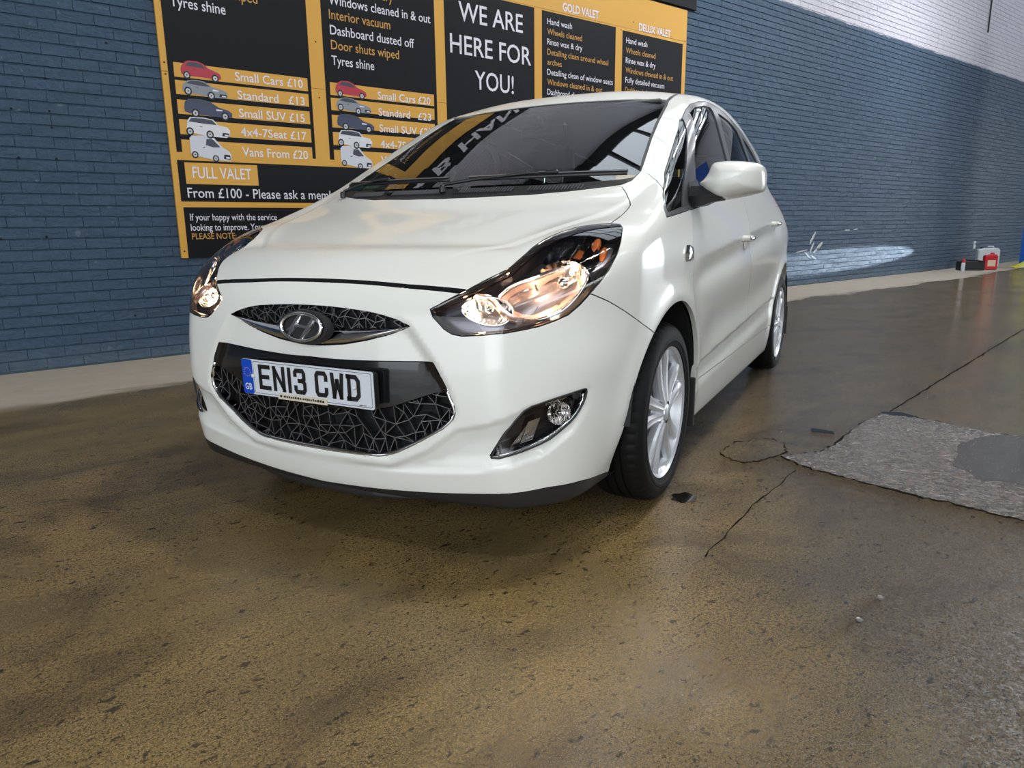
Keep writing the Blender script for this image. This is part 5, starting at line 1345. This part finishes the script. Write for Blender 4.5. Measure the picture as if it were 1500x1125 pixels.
# ---------- windscreen furniture ----------
def gp(x,y,off=.0):
    """point on the glass or cowl at plan position x,y"""
    lo,hi=.9,1.7
    for _ in range(22):
        m=(lo+hi)/2
        if F(np.array([[abs(x),y,m]]))[0]<0: lo=m
        else: hi=m
    return Vector((x,y,lo+off))
def wiper(blade,pivot,nm_h):
    L=dens([gp(x,y,.016) for x,y in blade],5)
    mb=MB(); mb.tube(L,.0055,6,sq=1.3); w=cp('windscreen_wiper',mb,PLASTIC,smooth=True)
    mb=MB(); rows=[[p+Vector((0,-.006,.009)) for p in L],[p+Vector((0,.004,.014)) for p in L],[p+Vector((0,.010,.004)) for p in L]]; mb.grid(rows); mb.build('blade_spoiler',GREYTRIM,w,smooth=True)
    c=L[len(L)//2]; P=gp(*pivot,.012)
    mb=MB(); mb.tube([P,P+Vector((0,.01,.018)),P.lerp(c,.3)+Vector((0,0,.022)),P.lerp(c,.85)+Vector((0,0,.020)),c+Vector((0,0,.012))],[.011,.010,.008,.006,.005],8,sq=.7); mb.build('wiper_arm',PLASTIC,w,smooth=True)
    mb=MB(); mb.box(c+Vector((0,0,.014)),(.05,.018,.014),bev=.004); mb.build('blade_clip',PLASTIC,w)
    mb=MB(); mb.lathe([(0,.018),(.010,.016),(.013,.008),(.013,-.01)],14,'z',P); mb.build('pivot_cap',PLASTIC,w,smooth=True)
wiper([(.645,.135),(.50,.085),(.30,.035),(.06,.008)],(-.02,-.055),.01)
wiper([(-.03,.008),(-.25,.03),(-.45,.072),(-.62,.125)],(-.58,.03),.01)
mb=MB()
for k in range(96):
    x=-.52+k*.0109
    if any(abs(x-c)<.028 for c in (-.30,.0,.30)): continue
    y=-.062+.30*x*x; a=gp(x,y-.006,.0005); b=gp(x,y+.026,.0005); d=Vector((.0022,0,0))
    mb.poly([a-d,a+d,b+d,b-d]); u=Vector((0,0,.004)); mb.poly([a-d+u,a+d+u,b+d+u,b-d+u]); mb.poly([a-d,a-d+u,b-d+u,b-d]); mb.poly([a+d,b+d,b+d+u,a+d+u])
o=cp('cowl_grille',mb,GREYTRIM); o['kind']='stuff'
for x in (-.30,.04):
    mb=MB(); mb.box(gp(x,-.052+.3*x*x,.006),(.03,.018,.012),bev=.004); mb.build('washer_jet',PLASTIC,car)
# black ceramic edge seen through the glass and teal permit sticker low on the far side
mb=MB(); mb.grid([[gp(-.632+.07*u,.125+.10*v-.02*u,-.010) for u in (0,.5,1)] for v in (0,.5,1)]); cp('permit_sticker',mb,TEAL,label='teal permit sticker')
mb=MB(); mb.grid([[gp(-.545+.10*u,.085+.07*v-.02*u,-.010) for u in (0,.5,1)] for v in (0,.5,1)]); cp('paper_permit',mb,mat('pale_permit',srgb('#9fb3a0'),.6),label='pale permit paper')
# ---------- cabin ----------
mb=MB(); pr=[(.08,.90),(.06,1.005),(.16,1.045),(.40,1.06),(.62,1.05),(.80,1.0),(.90,.90),(.86,.72),(.70,.55),(.1,.5)]
mb.prism(pr,lambda u,v,d:(d,u+.10*abs(d)**2*0,v),-.66,.66); o=cp('dashboard',mb,DASH); bv=o.modifiers.new('b','BEVEL'); bv.width=.02; bv.segments=3
mb=MB(); mb.prism([(.50,1.06),(.56,1.10),(.66,1.115),(.78,1.10),(.86,1.02),(.80,1.0)],lambda u,v,d:(d,u,v),-.56,-.16); mb.build('binnacle',DASH,o)
mb=MB(); mb.box((0,.88,.80),(.26,.10,.36),bev=.02); mb.build('centre_console',DASH,o)
SWM=Matrix.Translation((-.36,.90,1.00))@Matrix.Rotation(math.radians(-62),4,'X')
mb=MB(); mb.tube([(.185*math.cos(a),.185*math.sin(a),0) for a in [2*math.pi*k/40 for k in range(41)]],.0145,8,cap=False); sw=cp('steering_wheel',mb,PLASTIC,smooth=True); sw.data.transform(SWM)
mb=MB(); mb.lathe([(0,.02),(.05,.018),(.068,.0),(.06,-.05),(.04,-.12)],20,'z'); mb.build('wheel_boss',PLASTIC,sw,smooth=True,M=SWM)
for a in (0,math.pi,-math.pi/2):
    mb=MB(); mb.box((.115*math.cos(a),.115*math.sin(a),0),(.14,.034,.014) if abs(math.cos(a))>.5 else (.034,.14,.014),bev=.005); mb.build('spoke',PLASTIC,sw,M=SWM)
def seat(x,y,w):
    mb=MB(); rows=[]
    for t in range(7):
        k=t/6; yy=y+.16+.24*k; z=.62+.60*k; ww=w*(.5-.06*k*k); dd=.065-.015*k
        rows.append([(x-ww,yy-dd*.2,z),(x-ww*.75,yy-dd*1.2,z),(x,yy-dd*.7,z),(x+ww*.75,yy-dd*1.2,z),(x+ww,yy-dd*.2,z),(x+ww*.8,yy+dd,z),(x-ww*.8,yy+dd,z)])
    mb.grid(rows,close_v=True); i=len(mb.v)-7; mb.f.append(tuple(range(i,i+7))); mb.mi.append(0)
    o=cp('seat',mb,SEAT); sub(o,1)
    mb=MB(); mb.box((x,y-.12,.60),(w,.54,.15),bev=.05); mb.build('cushion',SEAT,o)
    mb=MB(); mb.box((x,y+.43,1.345),(.26,.10,.17),bev=.035); mb.build('headrest',SEAT,o)
    mb=MB(); mb.tube([(x-.06,y+.41,1.18),(x-.06,y+.43,1.30)],.006,6); mb.tube([(x+.06,y+.41,1.18),(x+.06,y+.43,1.30)],.006,6); mb.build('headrest_post',CHROME,o)
seat(.36,1.25,.50); seat(-.36,1.25,.50)
mb=MB(); mb.box((0,2.05,.62),(1.22,.50,.16),bev=.05); rb=cp('rear_bench',mb,SEAT)
mb=MB(); mb.box((0,2.36,.95),(1.22,.14,.62),bev=.05); mb.build('bench_back',SEAT,rb)
for x in (-.38,.38): mb=MB(); mb.box((x,2.40,1.31),(.24,.09,.13),bev=.03); mb.build('headrest',SEAT,rb)
mb=MB(); mb.box((0,1.55,.42),(1.40,3.0,.04)); cp('cabin_floor',mb,DARK)
p=gp(0,.74,-.02)
mb=MB(); mb.box(p+Vector((0,.05,-.06)),(.24,.03,.065),bev=.012); rm=cp('interior_mirror',mb,PLASTIC); mb=MB(); mb.tube([p+Vector((0,.0,.0)),p+Vector((0,.05,-.05))],.010,8); mb.build('mirror_arm',PLASTIC,rm)
for x in (-.36,.36): mb=MB(); mb.box((x,.93,1.50),(.36,.15,.012),bev=.005); cp('sun_visor',mb,BEIGE)
# unseen block added in the engine bay to keep daylight from passing through the nose
mb=MB(); mb.box((0,-.28,.52),(1.06,.66,.50),bev=.05); cp('engine_bay_block',mb,DARK)
mb=MB(); mb.box((0,1.35,.27),(1.0,3.4,.16),bev=.03); cp('chassis',mb,DARK)
mb=MB(); mb.tube([(-.60,0,.30),(.60,0,.30)],.03,8); cp('axle',mb,DARK); mb=MB(); mb.tube([(-.60,2.615,.30),(.60,2.615,.30)],.035,8); cp('axle',mb,DARK)
print('script seconds',round(time.time()-_t0,1),'tris',sum(len(o.data.polygons) for o in bpy.data.objects if o.type=='MESH'))
